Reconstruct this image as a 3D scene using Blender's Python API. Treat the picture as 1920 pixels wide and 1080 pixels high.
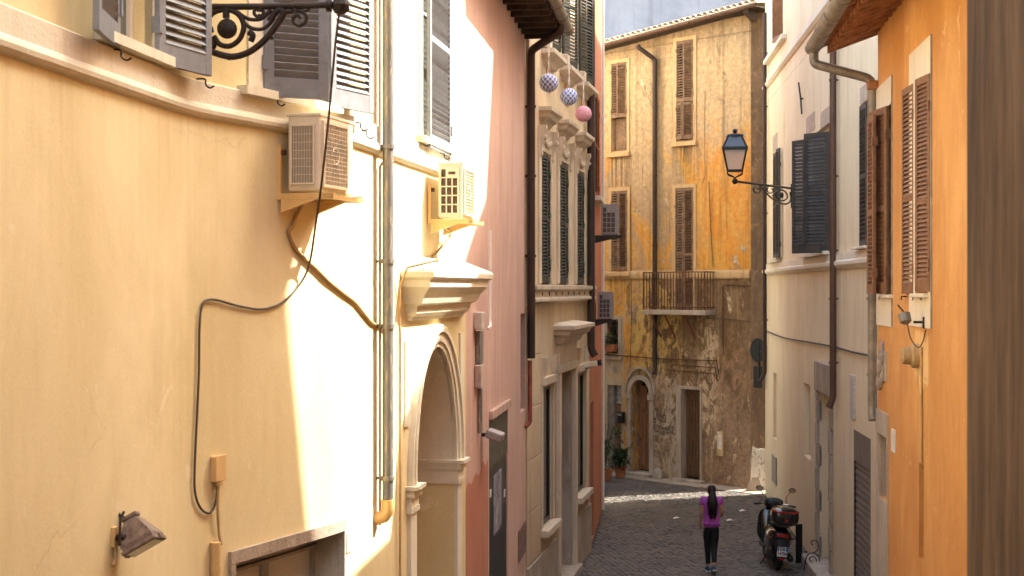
import bpy, math, random
from mathutils import Matrix, Vector
random.seed(7)
R = math.radians
for o in list(bpy.data.objects): bpy.data.objects.remove(o)
scn = bpy.context.scene
COL = scn.collection
# ------------------------------------------------------------------ camera
FPX = 2667.0; EYE = 5.2
cam = bpy.data.cameras.new('camera'); cam.lens = 50.0; cam.sensor_width = 36.0
cam.clip_start = 0.1; cam.clip_end = 900
co = bpy.data.objects.new('camera', cam); COL.objects.link(co)
co.location = (0, 0, EYE); co.rotation_euler = (R(90), 0, 0)
cam.dof.use_dof = True; cam.dof.focus_distance = 17.0; cam.dof.aperture_fstop = 6.3
scn.camera = co
# ------------------------------------------------------------------ light
SUN = Vector((1.0, 0.35, 1.2)).normalized()
w = bpy.data.worlds.new('World'); scn.world = w; w.use_nodes = True
nt = w.node_tree; bg = nt.nodes['Background']
sky = nt.nodes.new('ShaderNodeTexSky'); sky.sky_type = 'NISHITA'; sky.sun_disc = False
sky.sun_elevation = math.asin(SUN.z); sky.sun_rotation = math.atan2(SUN.x, SUN.y)
sky.air_density = 1.0; sky.dust_density = 3.0; sky.ozone_density = 0.6
wt = nt.nodes.new('ShaderNodeMix'); wt.data_type = 'RGBA'; wt.blend_type = 'MULTIPLY'; wt.inputs[0].default_value = 1.0
wt.inputs[7].default_value = (1.07, 1.01, 0.86, 1)       # warm hazy Roman air
nt.links.new(sky.outputs[0], wt.inputs[6]); nt.links.new(wt.outputs[2], bg.inputs[0]); bg.inputs[1].default_value = 0.15
sl = bpy.data.lights.new('sun', 'SUN'); sl.energy = 2.15; sl.angle = R(0.5); sl.color = (1.0, 0.95, 0.82)
so = bpy.data.objects.new('sun', sl); COL.objects.link(so)
so.rotation_euler = (-SUN).to_track_quat('-Z', 'Y').to_euler()
scn.view_settings.view_transform = 'Standard'; scn.view_settings.look = 'None'
scn.view_settings.exposure = 3.05; scn.view_settings.gamma = 1.0
scn.view_settings.use_curve_mapping = False
scn.render.engine = 'CYCLES'
scn.cycles.max_bounces = 10; scn.cycles.diffuse_bounces = 6

# ------------------------------------------------------------------ materials
def mat_new(name, rough=0.85, metal=0.0, spec=0.3):
    m = bpy.data.materials.new(name); m.use_nodes = True
    b = m.node_tree.nodes['Principled BSDF']
    b.inputs['Roughness'].default_value = rough; b.inputs['Metallic'].default_value = metal
    b.inputs['Specular IOR Level'].default_value = spec
    return m, m.node_tree, b
class NG:
    def __init__(s, nt): s.nt = nt; s.pos = None
    def n(s, t, **k):
        x = s.nt.nodes.new(t)
        for a, b in k.items(): setattr(x, a, b)
        return x
    def l(s, a, b): s.nt.links.new(a, b)
    def P(s):
        if not s.pos: s.pos = s.n('ShaderNodeNewGeometry').outputs['Position']
        return s.pos
    def noise(s, sc=(1, 1, 1), scale=1.0, detail=6, rough=0.6, dist=0.0, loc=(0, 0, 0)):
        mp = s.n('ShaderNodeMapping'); mp.inputs['Scale'].default_value = sc; mp.inputs['Location'].default_value = loc
        s.l(s.P(), mp.inputs[0])
        no = s.n('ShaderNodeTexNoise'); no.inputs['Scale'].default_value = scale
        no.inputs['Detail'].default_value = detail; no.inputs['Roughness'].default_value = rough
        no.inputs['Distortion'].default_value = dist
        s.l(mp.outputs[0], no.inputs['Vector']); return no.outputs['Fac']
    def ramp(s, x, a, b, lo=0.0, hi=1.0):
        m = s.n('ShaderNodeMapRange'); m.clamp = True
        m.inputs['From Min'].default_value = a; m.inputs['From Max'].default_value = b
        m.inputs['To Min'].default_value = lo; m.inputs['To Max'].default_value = hi
        s.l(x, m.inputs[0]); return m.outputs[0]
    def math(s, op, a, b=None):
        m = s.n('ShaderNodeMath', operation=op)
        for i, v in enumerate((a, b)):
            if v is None: continue
            if isinstance(v, (int, float)): m.inputs[i].default_value = v
            else: s.l(v, m.inputs[i])
        return m.outputs[0]
    def mix(s, f, a, b, mode='MIX'):
        m = s.n('ShaderNodeMix', data_type='RGBA', blend_type=mode)
        for sock, v in ((m.inputs[0], f), (m.inputs[6], a), (m.inputs[7], b)):
            if isinstance(v, (int, float)): sock.default_value = v
            elif isinstance(v, tuple): sock.default_value = (*v, 1) if len(v) == 3 else v
            else: s.l(v, sock)
        return m.outputs[2]
    def z(s):
        x = s.n('ShaderNodeSeparateXYZ'); s.l(s.P(), x.inputs[0]); return x
def bump_to(g, b, h, strength=0.3, dist=0.02):
    bp = g.n('ShaderNodeBump'); bp.inputs['Strength'].default_value = strength; bp.inputs['Distance'].default_value = dist
    g.l(h, bp.inputs['Height']); g.l(bp.outputs[0], b.inputs['Normal'])

def plaster(name, c1, c2, grime=(0.2, 0.15, 0.1), gr_amt=0.35, patch=None, patch_amt=0.0, bump=0.35, rough=0.9, sc=1.0, zfade=None, speck=0.12, drip=None, squash=0.22):
    m, t, b = mat_new(name, rough); g = NG(t)
    a = g.noise((1, 1, 0.55), 0.9 * sc, 9, 0.62, 0.4)
    c = g.mix(g.ramp(a, 0.36, 0.66), c1, c2)
    fine = g.noise((1, 1, 1), 55, 4, 0.7)
    c = g.mix(speck, c, g.mix(g.ramp(fine, 0.3, 0.7), (0, 0, 0), (1, 1, 1)), 'OVERLAY')
    st = g.noise((4.0, 4.0, squash), 1.3 * sc, 7, 0.65, 0.2, (3, 1, 2))
    c = g.mix(g.math('MULTIPLY', g.ramp(st, 0.52, 0.78), gr_amt), c, grime)
    if patch:
        p = g.noise((1, 1, 0.8), 2.6 * sc, 10, 0.7, 0.6, (7, 3, 9))
        c = g.mix(g.ramp(p, 0.60 - patch_amt, 0.63 - patch_amt, 0, .75), c, patch)
    if zfade:                                   # second colour mixed in towards the bottom, with an uneven edge
        z0, z1, col, amt = zfade
        x = g.z(); zz = g.math('ADD', x.outputs[2], g.math('MULTIPLY', g.noise((1, 1, .6), 1.6, 8, 0.7), 1.6))
        c = g.mix(g.math('MULTIPLY', g.ramp(zz, z1 + .8, z0 + .8), amt), c, col)
    if drip:                                    # dirty runs below a ledge, and a few hairline cracks
        zt, ln, am = drip; zz = g.z().outputs[2]
        mk = g.math('MULTIPLY', g.ramp(zz, zt-ln, zt), g.math('LESS_THAN', zz, zt))
        dr = g.noise((5, 5, .10), 2.2, 8, .75, .2, (6, 1, 4))
        c = g.mix(g.math('MULTIPLY', g.math('MULTIPLY', mk, g.ramp(dr, .47, .66)), am), c, grime)
    vo = g.n('ShaderNodeTexVoronoi', feature='DISTANCE_TO_EDGE'); vo.inputs['Scale'].default_value = .55
    wn = g.n('ShaderNodeVectorMath', operation='ADD'); nz = g.n('ShaderNodeTexNoise'); nz.inputs['Scale'].default_value = 1.3; nz.inputs['Detail'].default_value = 9
    g.l(g.P(), nz.inputs['Vector']); g.l(g.P(), wn.inputs[0]); g.l(nz.outputs['Color'], wn.inputs[1]); g.l(wn.outputs[0], vo.inputs['Vector'])
    ck = g.math('MULTIPLY', g.ramp(vo.outputs['Distance'], .006, .0), g.ramp(g.noise((1, 1, 1), .7, 3), .55, .62))
    c = g.mix(g.math('MULTIPLY', ck, .45), c, grime)
    g.l(c, b.inputs['Base Color'])
    h = g.math('ADD', g.math('MULTIPLY', g.noise((1, 1, 1), 3.0, 4, 0.5), 2.2), g.math('ADD', g.noise((1, 1, 1), 38, 5, 0.7), g.math('MULTIPLY', fine, 0.25)))
    bump_to(g, b, h, bump, 0.012)
    return m
def paint(name, col, rough=0.5, metal=0.0, var=0.25, grime=None, gr=0.3, sc=6, bump=0.1, stretch=(1, 1, 1)):
    m, t, b = mat_new(name, rough, metal); g = NG(t)
    a = g.noise(stretch, sc, 6, 0.65)
    d = tuple(max(0, x * (1 - var)) for x in col); l = tuple(min(1, x * (1 + var)) for x in col)
    c = g.mix(g.ramp(a, 0.35, 0.65), d, l)
    if grime: c = g.mix(g.math('MULTIPLY', g.ramp(g.noise(stretch, sc * 2.3, 8, 0.7, 0.3, (5, 2, 1)), 0.52, 0.66), gr), c, grime)
    g.l(c, b.inputs['Base Color'])
    bump_to(g, b, g.noise(stretch, sc * 6, 4, 0.6), bump, 0.006)
    return m
def glass(name, col=(0.02, 0.025, 0.03), rough=0.08):
    m, t, b = mat_new(name, rough, 0.0, 0.8); b.inputs['Base Color'].default_value = (*col, 1); return m

M = {}
M['yellow'] = plaster('yellow_plaster', (0.66, 0.55, 0.30), (0.80, 0.69, 0.43), (0.54, 0.42, 0.23), 0.22, patch=(0.78, 0.68, 0.46), patch_amt=-0.02, bump=0.14, speck=0.08, drip=(6.32, 1.2, .3), squash=.7)
M['yellow_trim'] = plaster('pale_trim_plaster', (0.68, 0.63, 0.50), (0.76, 0.71, 0.58), (0.46, 0.37, 0.25), 0.35, bump=0.4, sc=1.6, speck=0.12)
M['pink'] = plaster('pink_plaster', (0.54, 0.34, 0.275), (0.64, 0.43, 0.35), (0.30, 0.19, 0.16), 0.5, bump=0.4, speck=0.16)
M['pink_dark'] = plaster('terracotta_plaster', (0.42, 0.17, 0.10), (0.50, 0.22, 0.14), (0.3, 0.12, 0.08), 0.3, bump=0.4)
M['stone'] = plaster('travertine_plaster', (0.56, 0.45, 0.34), (0.68, 0.57, 0.43), (0.20, 0.14, 0.10), 0.45, sc=2.0, bump=0.6)
M['stone_wall'] = plaster('stone_house_plaster', (0.60, 0.45, 0.29), (0.70, 0.56, 0.38), (0.22, 0.15, 0.10), 0.5, sc=1.5, bump=0.5, zfade=(0.0, 3.6, (0.24, 0.17, 0.12), 0.55), drip=(5.0, 1.0, .7))
M['red'] = plaster('red_plaster', (0.42, 0.15, 0.08), (0.50, 0.21, 0.12), (0.2, 0.1, 0.07), 0.5, bump=0.5)
M['cream'] = plaster('cream_plaster', (0.75, 0.68, 0.55), (0.82, 0.76, 0.64), bump=0.3)
M['orange'] = plaster('orange_plaster', (0.56, 0.26, 0.075), (0.72, 0.38, 0.13), (0.46, 0.20, 0.07), 0.6, patch=(0.74, 0.44, 0.20), patch_amt=-0.025, bump=0.3, speck=0.12, sc=1.3, squash=.8, zfade=(1.0, 4.6, (0.60, 0.25, 0.08), 0.5))
M['panel'] = plaster('white_panel_plaster', (0.72, 0.64, 0.50), (0.80, 0.73, 0.60), (0.5, 0.38, 0.26), 0.25, bump=0.2)
M['beige'] = plaster('beige_plaster', (0.78, 0.66, 0.45), (0.85, 0.74, 0.54), (0.42, 0.30, 0.20), 0.40, bump=0.4, speck=0.14, zfade=(0.0, 3.8, (0.50, 0.40, 0.28), 0.6), squash=.5, drip=(5.5, 1.3, .6))
M['grey_wall'] = plaster('grey_blue_plaster', (0.26, 0.26, 0.29), (0.38, 0.37, 0.40), (0.14, 0.14, 0.16), 0.7, sc=0.6, bump=0.5)
M['worn_stone'] = plaster('worn_stone', (0.34, 0.27, 0.21), (0.48, 0.40, 0.32), (0.16, 0.12, 0.09), 0.6, sc=3.0, bump=1.0)
M['sun_patch'] = plaster('sunlit_weathered_plaster', (0.70, 0.66, 0.58), (0.55, 0.48, 0.38), (0.2, 0.15, 0.1), 0.7, patch=(0.28, 0.2, 0.13), patch_amt=0.05, sc=2.5, bump=0.8)  # pale colour stands for sun on the low side wall
M['concrete'] = plaster('grey_cement', (0.40, 0.35, 0.29), (0.52, 0.46, 0.38), (0.2, 0.15, 0.1), 0.4, sc=4, bump=1.0)
M['grey_shutter'] = paint('grey_shutter_paint', (0.22, 0.235, 0.26), 0.55, var=0.10, grime=(0.16, 0.13, 0.11), gr=0.35, sc=9)
M['green_shutter'] = paint('dark_green_shutter_paint', (0.042, 0.044, 0.036), 0.55, var=0.2, grime=(0.10, 0.08, 0.05), gr=0.4, sc=9)
M['slate_shutter'] = paint('slate_shutter_paint', (0.060, 0.056, 0.052), 0.6, var=0.2, grime=(0.13, 0.10, 0.07), gr=0.5, sc=8)
M['brown_shutter'] = paint('brown_shutter_paint', (0.23, 0.12, 0.065), 0.5, var=0.18, grime=(0.12, 0.05, 0.03), gr=0.4, sc=9)
M['old_shutter'] = paint('faded_brown_wood', (0.20, 0.12, 0.072), 0.8, var=0.3, grime=(0.40, 0.28, 0.18), gr=0.5, sc=7)
M['red_shutter'] = paint('dark_red_shutter_paint', (0.16, 0.05, 0.03), 0.6, var=0.2)
M['wood_door'] = paint('old_door_wood', (0.11, 0.058, 0.030), 0.75, var=0.35, grime=(0.22, 0.13, 0.07), gr=0.4, sc=4, stretch=(5, 5, 0.5), bump=0.5)
M['wood_door2'] = paint('reddish_door_wood', (0.26, 0.13, 0.065), 0.7, var=0.3, grime=(0.10, 0.05, 0.03), gr=0.5, sc=4, stretch=(5, 5, 0.5), bump=0.5)
M['iron'] = paint('wrought_iron', (0.030, 0.023, 0.020), 0.5, 0.3, var=0.3, grime=(0.11, 0.06, 0.035), gr=0.5, sc=14, bump=0.4)
M['rust'] = paint('rusty_iron', (0.13, 0.055, 0.03), 0.8, 0.1, var=0.35, sc=12, bump=0.4)
M['grey_pipe'] = paint('worn_zinc_pipe', (0.20, 0.195, 0.19), 0.45, 0.25, var=0.2, grime=(0.50, 0.40, 0.25), gr=0.8, sc=5, stretch=(3, 3, 0.5))
M['brown_pipe'] = paint('brown_pipe_paint', (0.115, 0.060, 0.040), 0.45, 0.1, var=0.2, sc=5, stretch=(2, 2, 0.4))
M['dark_pipe'] = paint('dark_pipe_paint', (0.050, 0.030, 0.024), 0.45, 0.1, var=0.25, sc=5, stretch=(2, 2, 0.4))
M['gutter'] = paint('zinc_gutter', (0.25, 0.22, 0.18), 0.45, 0.3, var=0.3, grime=(0.15, 0.11, 0.07), gr=0.5, sc=5)
M['yellow_metal'] = paint('yellow_painted_metal', (0.72, 0.46, 0.18), 0.5, var=0.08, sc=5)
M['ac_white'] = paint('cream_ac_casing', (0.72, 0.63, 0.48), 0.45, var=0.05, sc=5, bump=0.02)
M['ac_grey'] = paint('grey_ac_casing', (0.30, 0.26, 0.24), 0.5, var=0.1, sc=5)
M['ac_dark'] = paint('dark_coil_fins', (0.10, 0.07, 0.055), 0.6, 0.3, var=0.4, sc=30)
M['ac_mesh'] = paint('dusty_fan_grille', (0.30, 0.22, 0.14), 0.6, 0.1, var=0.15, sc=20)
M['cable_dark'] = paint('dark_cable_rubber', (0.09, 0.07, 0.055), 0.6, var=0.2)
M['cable_tan'] = paint('tan_cable_sheath', (0.42, 0.27, 0.12), 0.6, var=0.2)
M['white_frame'] = paint('white_window_paint', (0.74, 0.70, 0.64), 0.4, var=0.05)
M['tile'] = paint('terracotta_tile', (0.36, 0.17, 0.09), 0.85, var=0.35, grime=(0.14, 0.09, 0.06), gr=0.6, sc=6, bump=0.5)
M['pale_tile'] = paint('bleached_roof_tile', (0.62, 0.54, 0.42), 0.85, var=0.25, grime=(0.3, 0.2, 0.12), gr=0.5, sc=6, bump=0.5)
M['dark_wood'] = paint('dark_eave_wood', (0.055, 0.036, 0.026), 0.85, var=0.4, sc=6, bump=0.5)
M['glass'] = glass('window_glass')
M['glass_sky'] = glass('pale_window_glass', (0.10, 0.12, 0.12), 0.05)
M['dark'] = paint('dark_interior', (0.02, 0.017, 0.015), 0.9)
M['white_plate'] = paint('white_enamel', (0.75, 0.73, 0.68), 0.35, var=0.04)
M['ink'] = paint('black_ink', (0.03, 0.03, 0.03), 0.7, var=0.1)
M['black_metal'] = paint('black_painted_metal', (0.018, 0.017, 0.017), 0.35, var=0.2)
M['leaf'] = paint('dark_green_leaves', (0.035, 0.065, 0.02), 0.6, var=0.5, sc=20)
M['terracotta'] = paint('terracotta_pot_clay', (0.38, 0.14, 0.07), 0.8, var=0.2)
M['tan_plastic'] = paint('tan_painted_plastic', (0.66, 0.44, 0.20), 0.6, var=0.06)

# ------------------------------------------------------------------ mesh helpers
class MB:
    def __init__(s): s.v = []; s.f = []
    def add(s, vs, fs, Mx=None):
        k = len(s.v)
        s.v += [tuple(Mx @ Vector(p)) for p in vs] if Mx else [tuple(p) for p in vs]
        s.f += [tuple(i + k for i in q) for q in fs]; return s
    def box(s, x0, x1, y0, y1, z0, z1, Mx=None):
        return s.add([(x0,y0,z0),(x1,y0,z0),(x1,y1,z0),(x0,y1,z0),(x0,y0,z1),(x1,y0,z1),(x1,y1,z1),(x0,y1,z1)],
                     [(0,3,2,1),(4,5,6,7),(0,1,5,4),(1,2,6,5),(2,3,7,6),(3,0,4,7)], Mx)
    def bbox(s, x0, x1, y0, y1, z0, z1, b=0.01, Mx=None):   # box with chamfered edges
        vs = []; c = [((x0, x1), (y0, y1), (z0, z1))]
        bm = __import__('bmesh').new()
        import bmesh
        q = [bm.verts.new(p) for p in [(x0,y0,z0),(x1,y0,z0),(x1,y1,z0),(x0,y1,z0),(x0,y0,z1),(x1,y0,z1),(x1,y1,z1),(x0,y1,z1)]]
        for f in [(0,3,2,1),(4,5,6,7),(0,1,5,4),(1,2,6,5),(2,3,7,6),(3,0,4,7)]: bm.faces.new([q[i] for i in f])
        bmesh.ops.bevel(bm, geom=bm.edges[:], offset=b, segments=2, affect='EDGES', profile=0.5)
        bm.verts.index_update()
        s.add([v.co[:] for v in bm.verts], [[v.index for v in f.verts] for f in bm.faces], Mx); bm.free(); return s
    def quad(s, a, b, c, d): return s.add([a, b, c, d], [(0, 1, 2, 3)])
    def tube(s, pts, r, seg=8, caps=True, Mx=None):
        pts = [Vector(p) for p in pts]; n = len(pts); vs = []; fs = []
        rr = r if isinstance(r, (list, tuple)) else [r] * n
        up = None
        for i, p in enumerate(pts):
            t = (pts[min(i+1, n-1)] - pts[max(i-1, 0)])
            t = t.normalized() if t.length > 1e-9 else Vector((0, 0, 1))
            if up is None:
                up = Vector((0, 0, 1)) if abs(t.z) < 0.9 else Vector((1, 0, 0))
            a = (up - t * up.dot(t)).normalized(); b = t.cross(a); up = a
            for k in range(seg):
                q = 2 * math.pi * k / seg
                vs.append(p + a * math.cos(q) * rr[i] + b * math.sin(q) * rr[i])
        for i in range(n - 1):
            for k in range(seg):
                k2 = (k + 1) % seg
                fs.append((i*seg+k, i*seg+k2, (i+1)*seg+k2, (i+1)*seg+k))
        if caps: fs.append(tuple(range(seg))[::-1]); fs.append(tuple((n-1)*seg+k for k in range(seg)))
        return s.add(vs, fs, Mx)
    def prof(s, pr, x0, x1, Mx=None, x0b=None, x1b=None):   # closed (y,z) outline extruded along x
        n = len(pr); vs = [(x0, y, z) for y, z in pr] + [(x1, y, z) for y, z in pr]
        fs = [(i, (i+1) % n, n+(i+1) % n, n+i) for i in range(n)] + [tuple(range(n))[::-1], tuple(range(n, 2*n))]
        return s.add(vs, fs, Mx)
    def cornice(s, pr, x0, x1, Mx=None):   # outline (y,z) extruded along x with mitred returns: ends step out like the profile
        n = len(pr); vs = [(x0 - y, y, z) for y, z in pr] + [(x1 + y, y, z) for y, z in pr] + [(x0, -0.0, z) for y, z in pr] + [(x1, -0.0, z) for y, z in pr]
        vs = [(x0 - y, y, z) for y, z in pr] + [(x1 + y, y, z) for y, z in pr] + [(x0 - y, 0, z) for y, z in pr] + [(x1 + y, 0, z) for y, z in pr]
        fs = []
        for i in range(n - 1):
            fs += [(i, i+1, n+i+1, n+i), (2*n+i, 2*n+i+1, i+1, i), (n+i, n+i+1, 3*n+i+1, 3*n+i)]
        fs += [(0, n, 3*n, 2*n)[::-1], (n-1, 2*n-1, 4*n-1, 3*n-1)]
        return s.add(vs, fs, Mx)
    def poly(s, pts, y0, y1, Mx=None):      # (x,z) polygon extruded along y
        n = len(pts); vs = [(x, y0, z) for x, z in pts] + [(x, y1, z) for x, z in pts]
        fs = [(i, (i+1) % n, n+(i+1) % n, n+i) for i in range(n)] + [tuple(range(n))[::-1], tuple(range(n, 2*n))]
        return s.add(vs, fs, Mx)
    def strip(s, inn, out, y0, y1, Mx=None):   # band between two (x,z) curves with thickness y0..y1
        n = len(inn); vs = []
        for (a, b), (c, d) in zip(inn, out): vs += [(a, y0, b), (a, y1, b), (c, y1, d), (c, y0, d)]
        fs = []
        for i in range(n - 1):
            k = 4*i
            for j in range(4): j2 = (j+1) % 4; fs.append((k+j, k+j2, k+4+j2, k+4+j))
        fs += [(0, 1, 2, 3), (4*n-1, 4*n-2, 4*n-3, 4*n-4)]
        return s.add(vs, fs, Mx)
    def lathe(s, pr, seg=16, c=(0, 0, 0), Mx=None):
        n = len(pr); vs = []; fs = []
        for r, z in pr:
            for k in range(seg):
                q = 2*math.pi*k/seg; vs.append((c[0]+r*math.cos(q), c[1]+r*math.sin(q), c[2]+z))
        for i in range(n-1):
            for k in range(seg):
                k2 = (k+1) % seg; fs.append((i*seg+k, i*seg+k2, (i+1)*seg+k2, (i+1)*seg+k))
        fs.append(tuple(range(seg))[::-1]); fs.append(tuple((n-1)*seg+k for k in range(seg)))
        return s.add(vs, fs, Mx)
    def ball(s, c, r, sc=(1, 1, 1), seg=14, Mx=None):
        pr = [(max(1e-4, math.sin(math.pi*i/8)*r), -math.cos(math.pi*i/8)*r) for i in range(9)]
        m = Matrix.Translation(c) @ Matrix.Diagonal((*sc, 1))
        return s.lathe(pr, seg, (0, 0, 0), (Mx @ m) if Mx else m)
    def mesh(s, name, smooth=None, weld=False):
        me = bpy.data.meshes.new(name); me.from_pydata(s.v, [], s.f); me.validate(); 
        import bmesh
        bm = bmesh.new(); bm.from_mesh(me)
        if weld: bmesh.ops.remove_doubles(bm, verts=bm.verts[:], dist=1e-4)
        bmesh.ops.recalc_face_normals(bm, faces=bm.faces[:])
        if smooth:
            for fc in bm.faces: fc.smooth = True
            for e in bm.edges:
                if len(e.link_faces) == 2 and e.calc_face_angle(0) > R(smooth): e.smooth = False
        bm.to_mesh(me); bm.free(); me.update(); return me

WM = {}
def link(o, parent=None, Mx=None):
    COL.objects.link(o); Mx = Mx or Matrix()
    if parent is not None:
        o.parent = parent; o.matrix_local = WM[parent.name].inverted() @ Mx
    else: o.matrix_world = Mx
    WM[o.name] = Mx.copy(); return o
def obj(name, mb, mat, parent=None, Mx=None, smooth=None, label=None, kind=None):
    me = mb if isinstance(mb, bpy.types.Mesh) else mb.mesh(name, smooth)
    if mat is not None and not me.materials: me.materials.append(mat if not isinstance(mat, str) else M[mat])
    o = bpy.data.objects.new(name, me); link(o, parent, Mx)
    if label: o['label'] = label
    if kind: o['kind'] = kind
    return o
def tag(o, label, cat, group=None):
    o['label'] = label; o['category'] = cat
    if group: o['group'] = group
    return o
def thing(name, label, cat, Mx=None, group=None):
    o = bpy.data.objects.new(name, None); o.empty_display_size = 0.2
    link(o, None, Mx); return tag(o, label, cat, group)
T = Matrix.Translation
def Rz(a): return Matrix.Rotation(a, 4, 'Z')
def Rx(a): return Matrix.Rotation(a, 4, 'X')
def Ry(a): return Matrix.Rotation(a, 4, 'Y')

class Wall:
    """vertical wall plane: A -> B is local +x, local +y faces the street"""
    def __init__(s, A, B):
        s.A = Vector((*A, 0)); s.B = Vector((*B, 0)); s.L = (s.B - s.A).length
        s.d = (s.B - s.A).normalized(); s.n = Vector((-s.d.y, s.d.x, 0)); s.ang = math.atan2(s.d.y, s.d.x)
    def M(s, x=0, n=0, z=0): return T(s.A + s.d*x + s.n*n + Vector((0, 0, z))) @ Rz(s.ang)
    def hit(s, u, n=0):       # line of sight through column u meets the plane at offset n
        k = (u - 960) / FPX; P = s.A + s.n*n
        # P + d*x = (k*Y, Y)
        x = (k*P.y - P.x) / (s.d.x - k*s.d.y)
        Y = P.y + s.d.y*x
        return x, Y
    def x(s, u, n=0): return s.hit(u, n)[0]
    def z(s, u, v, n=0): return EYE + (540 - v) * s.hit(u, n)[1] / FPX
    def xz(s, u, v, n=0): return s.x(u, n), s.z(u, v, n)
def zp(Y, v): return EYE + (540 - v) * Y / FPX
def pw(u, v, Y): return Vector(((u-960)/FPX*Y, Y, zp(Y, v)))

def holes_mesh(L0, L1, z0, z1, holes, pos, cuts=()):
    """facade skin from L0..L1 with openings; pos(s, n, z) maps to coordinates; hole=(s0,s1,z0,z1,depth)"""
    xs = sorted(set([L0, L1] + [h[0] for h in holes] + [h[1] for h in holes] + [c for c in cuts if L0 < c < L1]))
    zs = sorted(set([z0, z1] + [h[2] for h in holes] + [h[3] for h in holes]))
    mb = MB()
    def inh(x, z):
        return any(h[0]-1e-6 < x < h[1]+1e-6 and h[2]-1e-6 < z < h[3]+1e-6 for h in holes)
    idx = {}
    def vid(i, j):
        if (i, j) not in idx: idx[(i, j)] = len(mb.v); mb.v.append(pos(xs[i], 0, zs[j]))
        return idx[(i, j)]
    for i in range(len(xs)-1):
        for j in range(len(zs)-1):
            if inh((xs[i]+xs[i+1])/2, (zs[j]+zs[j+1])/2): continue
            mb.f.append((vid(i, j), vid(i+1, j), vid(i+1, j+1), vid(i, j+1)))
    for h in holes:
        a, b, c, d, dp = h
        mb.quad(pos(a,0,c), pos(a,0,d), pos(a,-dp,d), pos(a,-dp,c)); mb.quad(pos(b,0,c), pos(b,-dp,c), pos(b,-dp,d), pos(b,0,d))
        mb.quad(pos(a,0,d), pos(b,0,d), pos(b,-dp,d), pos(a,-dp,d)); mb.quad(pos(a,0,c), pos(a,-dp,c), pos(b,-dp,c), pos(b,0,c))
    return mb
def wall_skin(W, x0, x1, z0, z1, holes=()):
    return holes_mesh(x0, x1, z0, z1, list(holes), lambda s, n, z: (s, n, z))

_slat = {}
def leaf(parent, P, Q, z0, z1, mat, pitch=0.045, rails=(), sep=True, name='shutter', stile=0.055, th=0.036, tilt=42, bot=0.11, top=0.07, flip=1, mid=0.06, label=None):
    """louvred shutter leaf from hinge P to free edge Q (xy), every slat its own piece when sep"""
    P = Vector((P[0], P[1], 0)); Q = Vector((Q[0], Q[1], 0)); d = Q - P; w_ = d.length; a = math.atan2(d.y, d.x)
    Mx = T(P + Vector((0, 0, z0))) @ Rz(a); h = z1 - z0; t = th/2
    mb = MB(); b = 0.004
    mb.bbox(0, stile, -t, t, 0, h, b); mb.bbox(w_-stile, w_, -t, t, 0, h, b)
    mb.box(stile, w_-stile, -t*.9, t*.9, 0, bot); mb.box(stile, w_-stile, -t*.9, t*.9, h-top, h)
    secs = []; lo = bot
    for r in rails:
        zr = h*r; mb.box(stile, w_-stile, -t*.9, t*.9, zr-mid/2, zr+mid/2); secs.append((lo, zr-mid/2)); lo = zr+mid/2
    secs.append((lo, h-top))
    for k in (0.12, 0.85): mb.box(-0.012, 0.03, -t-0.012, t+0.012, h*k-0.05, h*k+0.05)      # hinge straps
    fr = obj(name, mb, mat, parent, Mx, label=label)
    sw = w_ - 2*stile + 0.01
    key = (sep, round(sw, 3), round(pitch, 3), tilt*flip, th)
    if key not in _slat:
        m = MB(); m.box(-sw/2, sw/2, -pitch*(.64 if sep else .55), pitch*(.64 if sep else .55), -0.004, 0.004, Rx(R((tilt+(14 if sep else 4))*flip))); _slat[key] = m
    ms = _slat[key]
    if sep and not isinstance(ms, bpy.types.Mesh):
        ms = ms.mesh('slat'); _slat[key+(1,)] = ms
    if sep: ms = _slat.get(key+(1,)) or ms
    big = MB()
    for lo, hi in secs:
        n = max(1, int((hi-lo)/pitch)); st = (hi-lo)/n
        for i in range(n):
            zc = lo + st*(i+0.5) + random.uniform(-.001, .001)
            if sep:
                o = obj('slat', ms, mat, fr, Mx @ T((w_/2, 0, zc)) @ Rx(R(random.uniform(-2.5, 2.5))))
            else:
                big.add(_slat[key].v, _slat[key].f, T((w_/2, 0, zc)) @ Rx(R(random.uniform(-5, 5))))
    if not sep: obj('slat_set', big, mat, fr, Mx, kind='stuff')
    return fr
def leafW(parent, W, xh, xf, nh, nf, z0, z1, mat, **k):
    P = W.A + W.d*xh + W.n*nh; Q = W.A + W.d*xf + W.n*nf
    return leaf(parent, P, Q, z0, z1, mat, **k)
def spiral(cx, cz, r0, r1, a0, turns, n=22, sx=1):
    return [(cx + sx*(r0+(r1-r0)*i/n)*math.cos(R(a0)+turns*2*math.pi*i/n), 0, cz + (r0+(r1-r0)*i/n)*math.sin(R(a0)+turns*2*math.pi*i/n)) for i in range(n+1)]
def smooth_pts(pts, n=6):
    pts = [Vector(p) for p in pts]; out = []
    for i in range(len(pts)-1):
        p0 = pts[max(i-1, 0)]; p1 = pts[i]; p2 = pts[i+1]; p3 = pts[min(i+2, len(pts)-1)]
        for k in range(n):
            t = k/n
            out.append(0.5*((2*p1)+(-p0+p2)*t+(2*p0-5*p1+4*p2-p3)*t*t+(-p0+3*p1-3*p2+p3)*t**3))
    out.append(pts[-1]); return out
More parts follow.
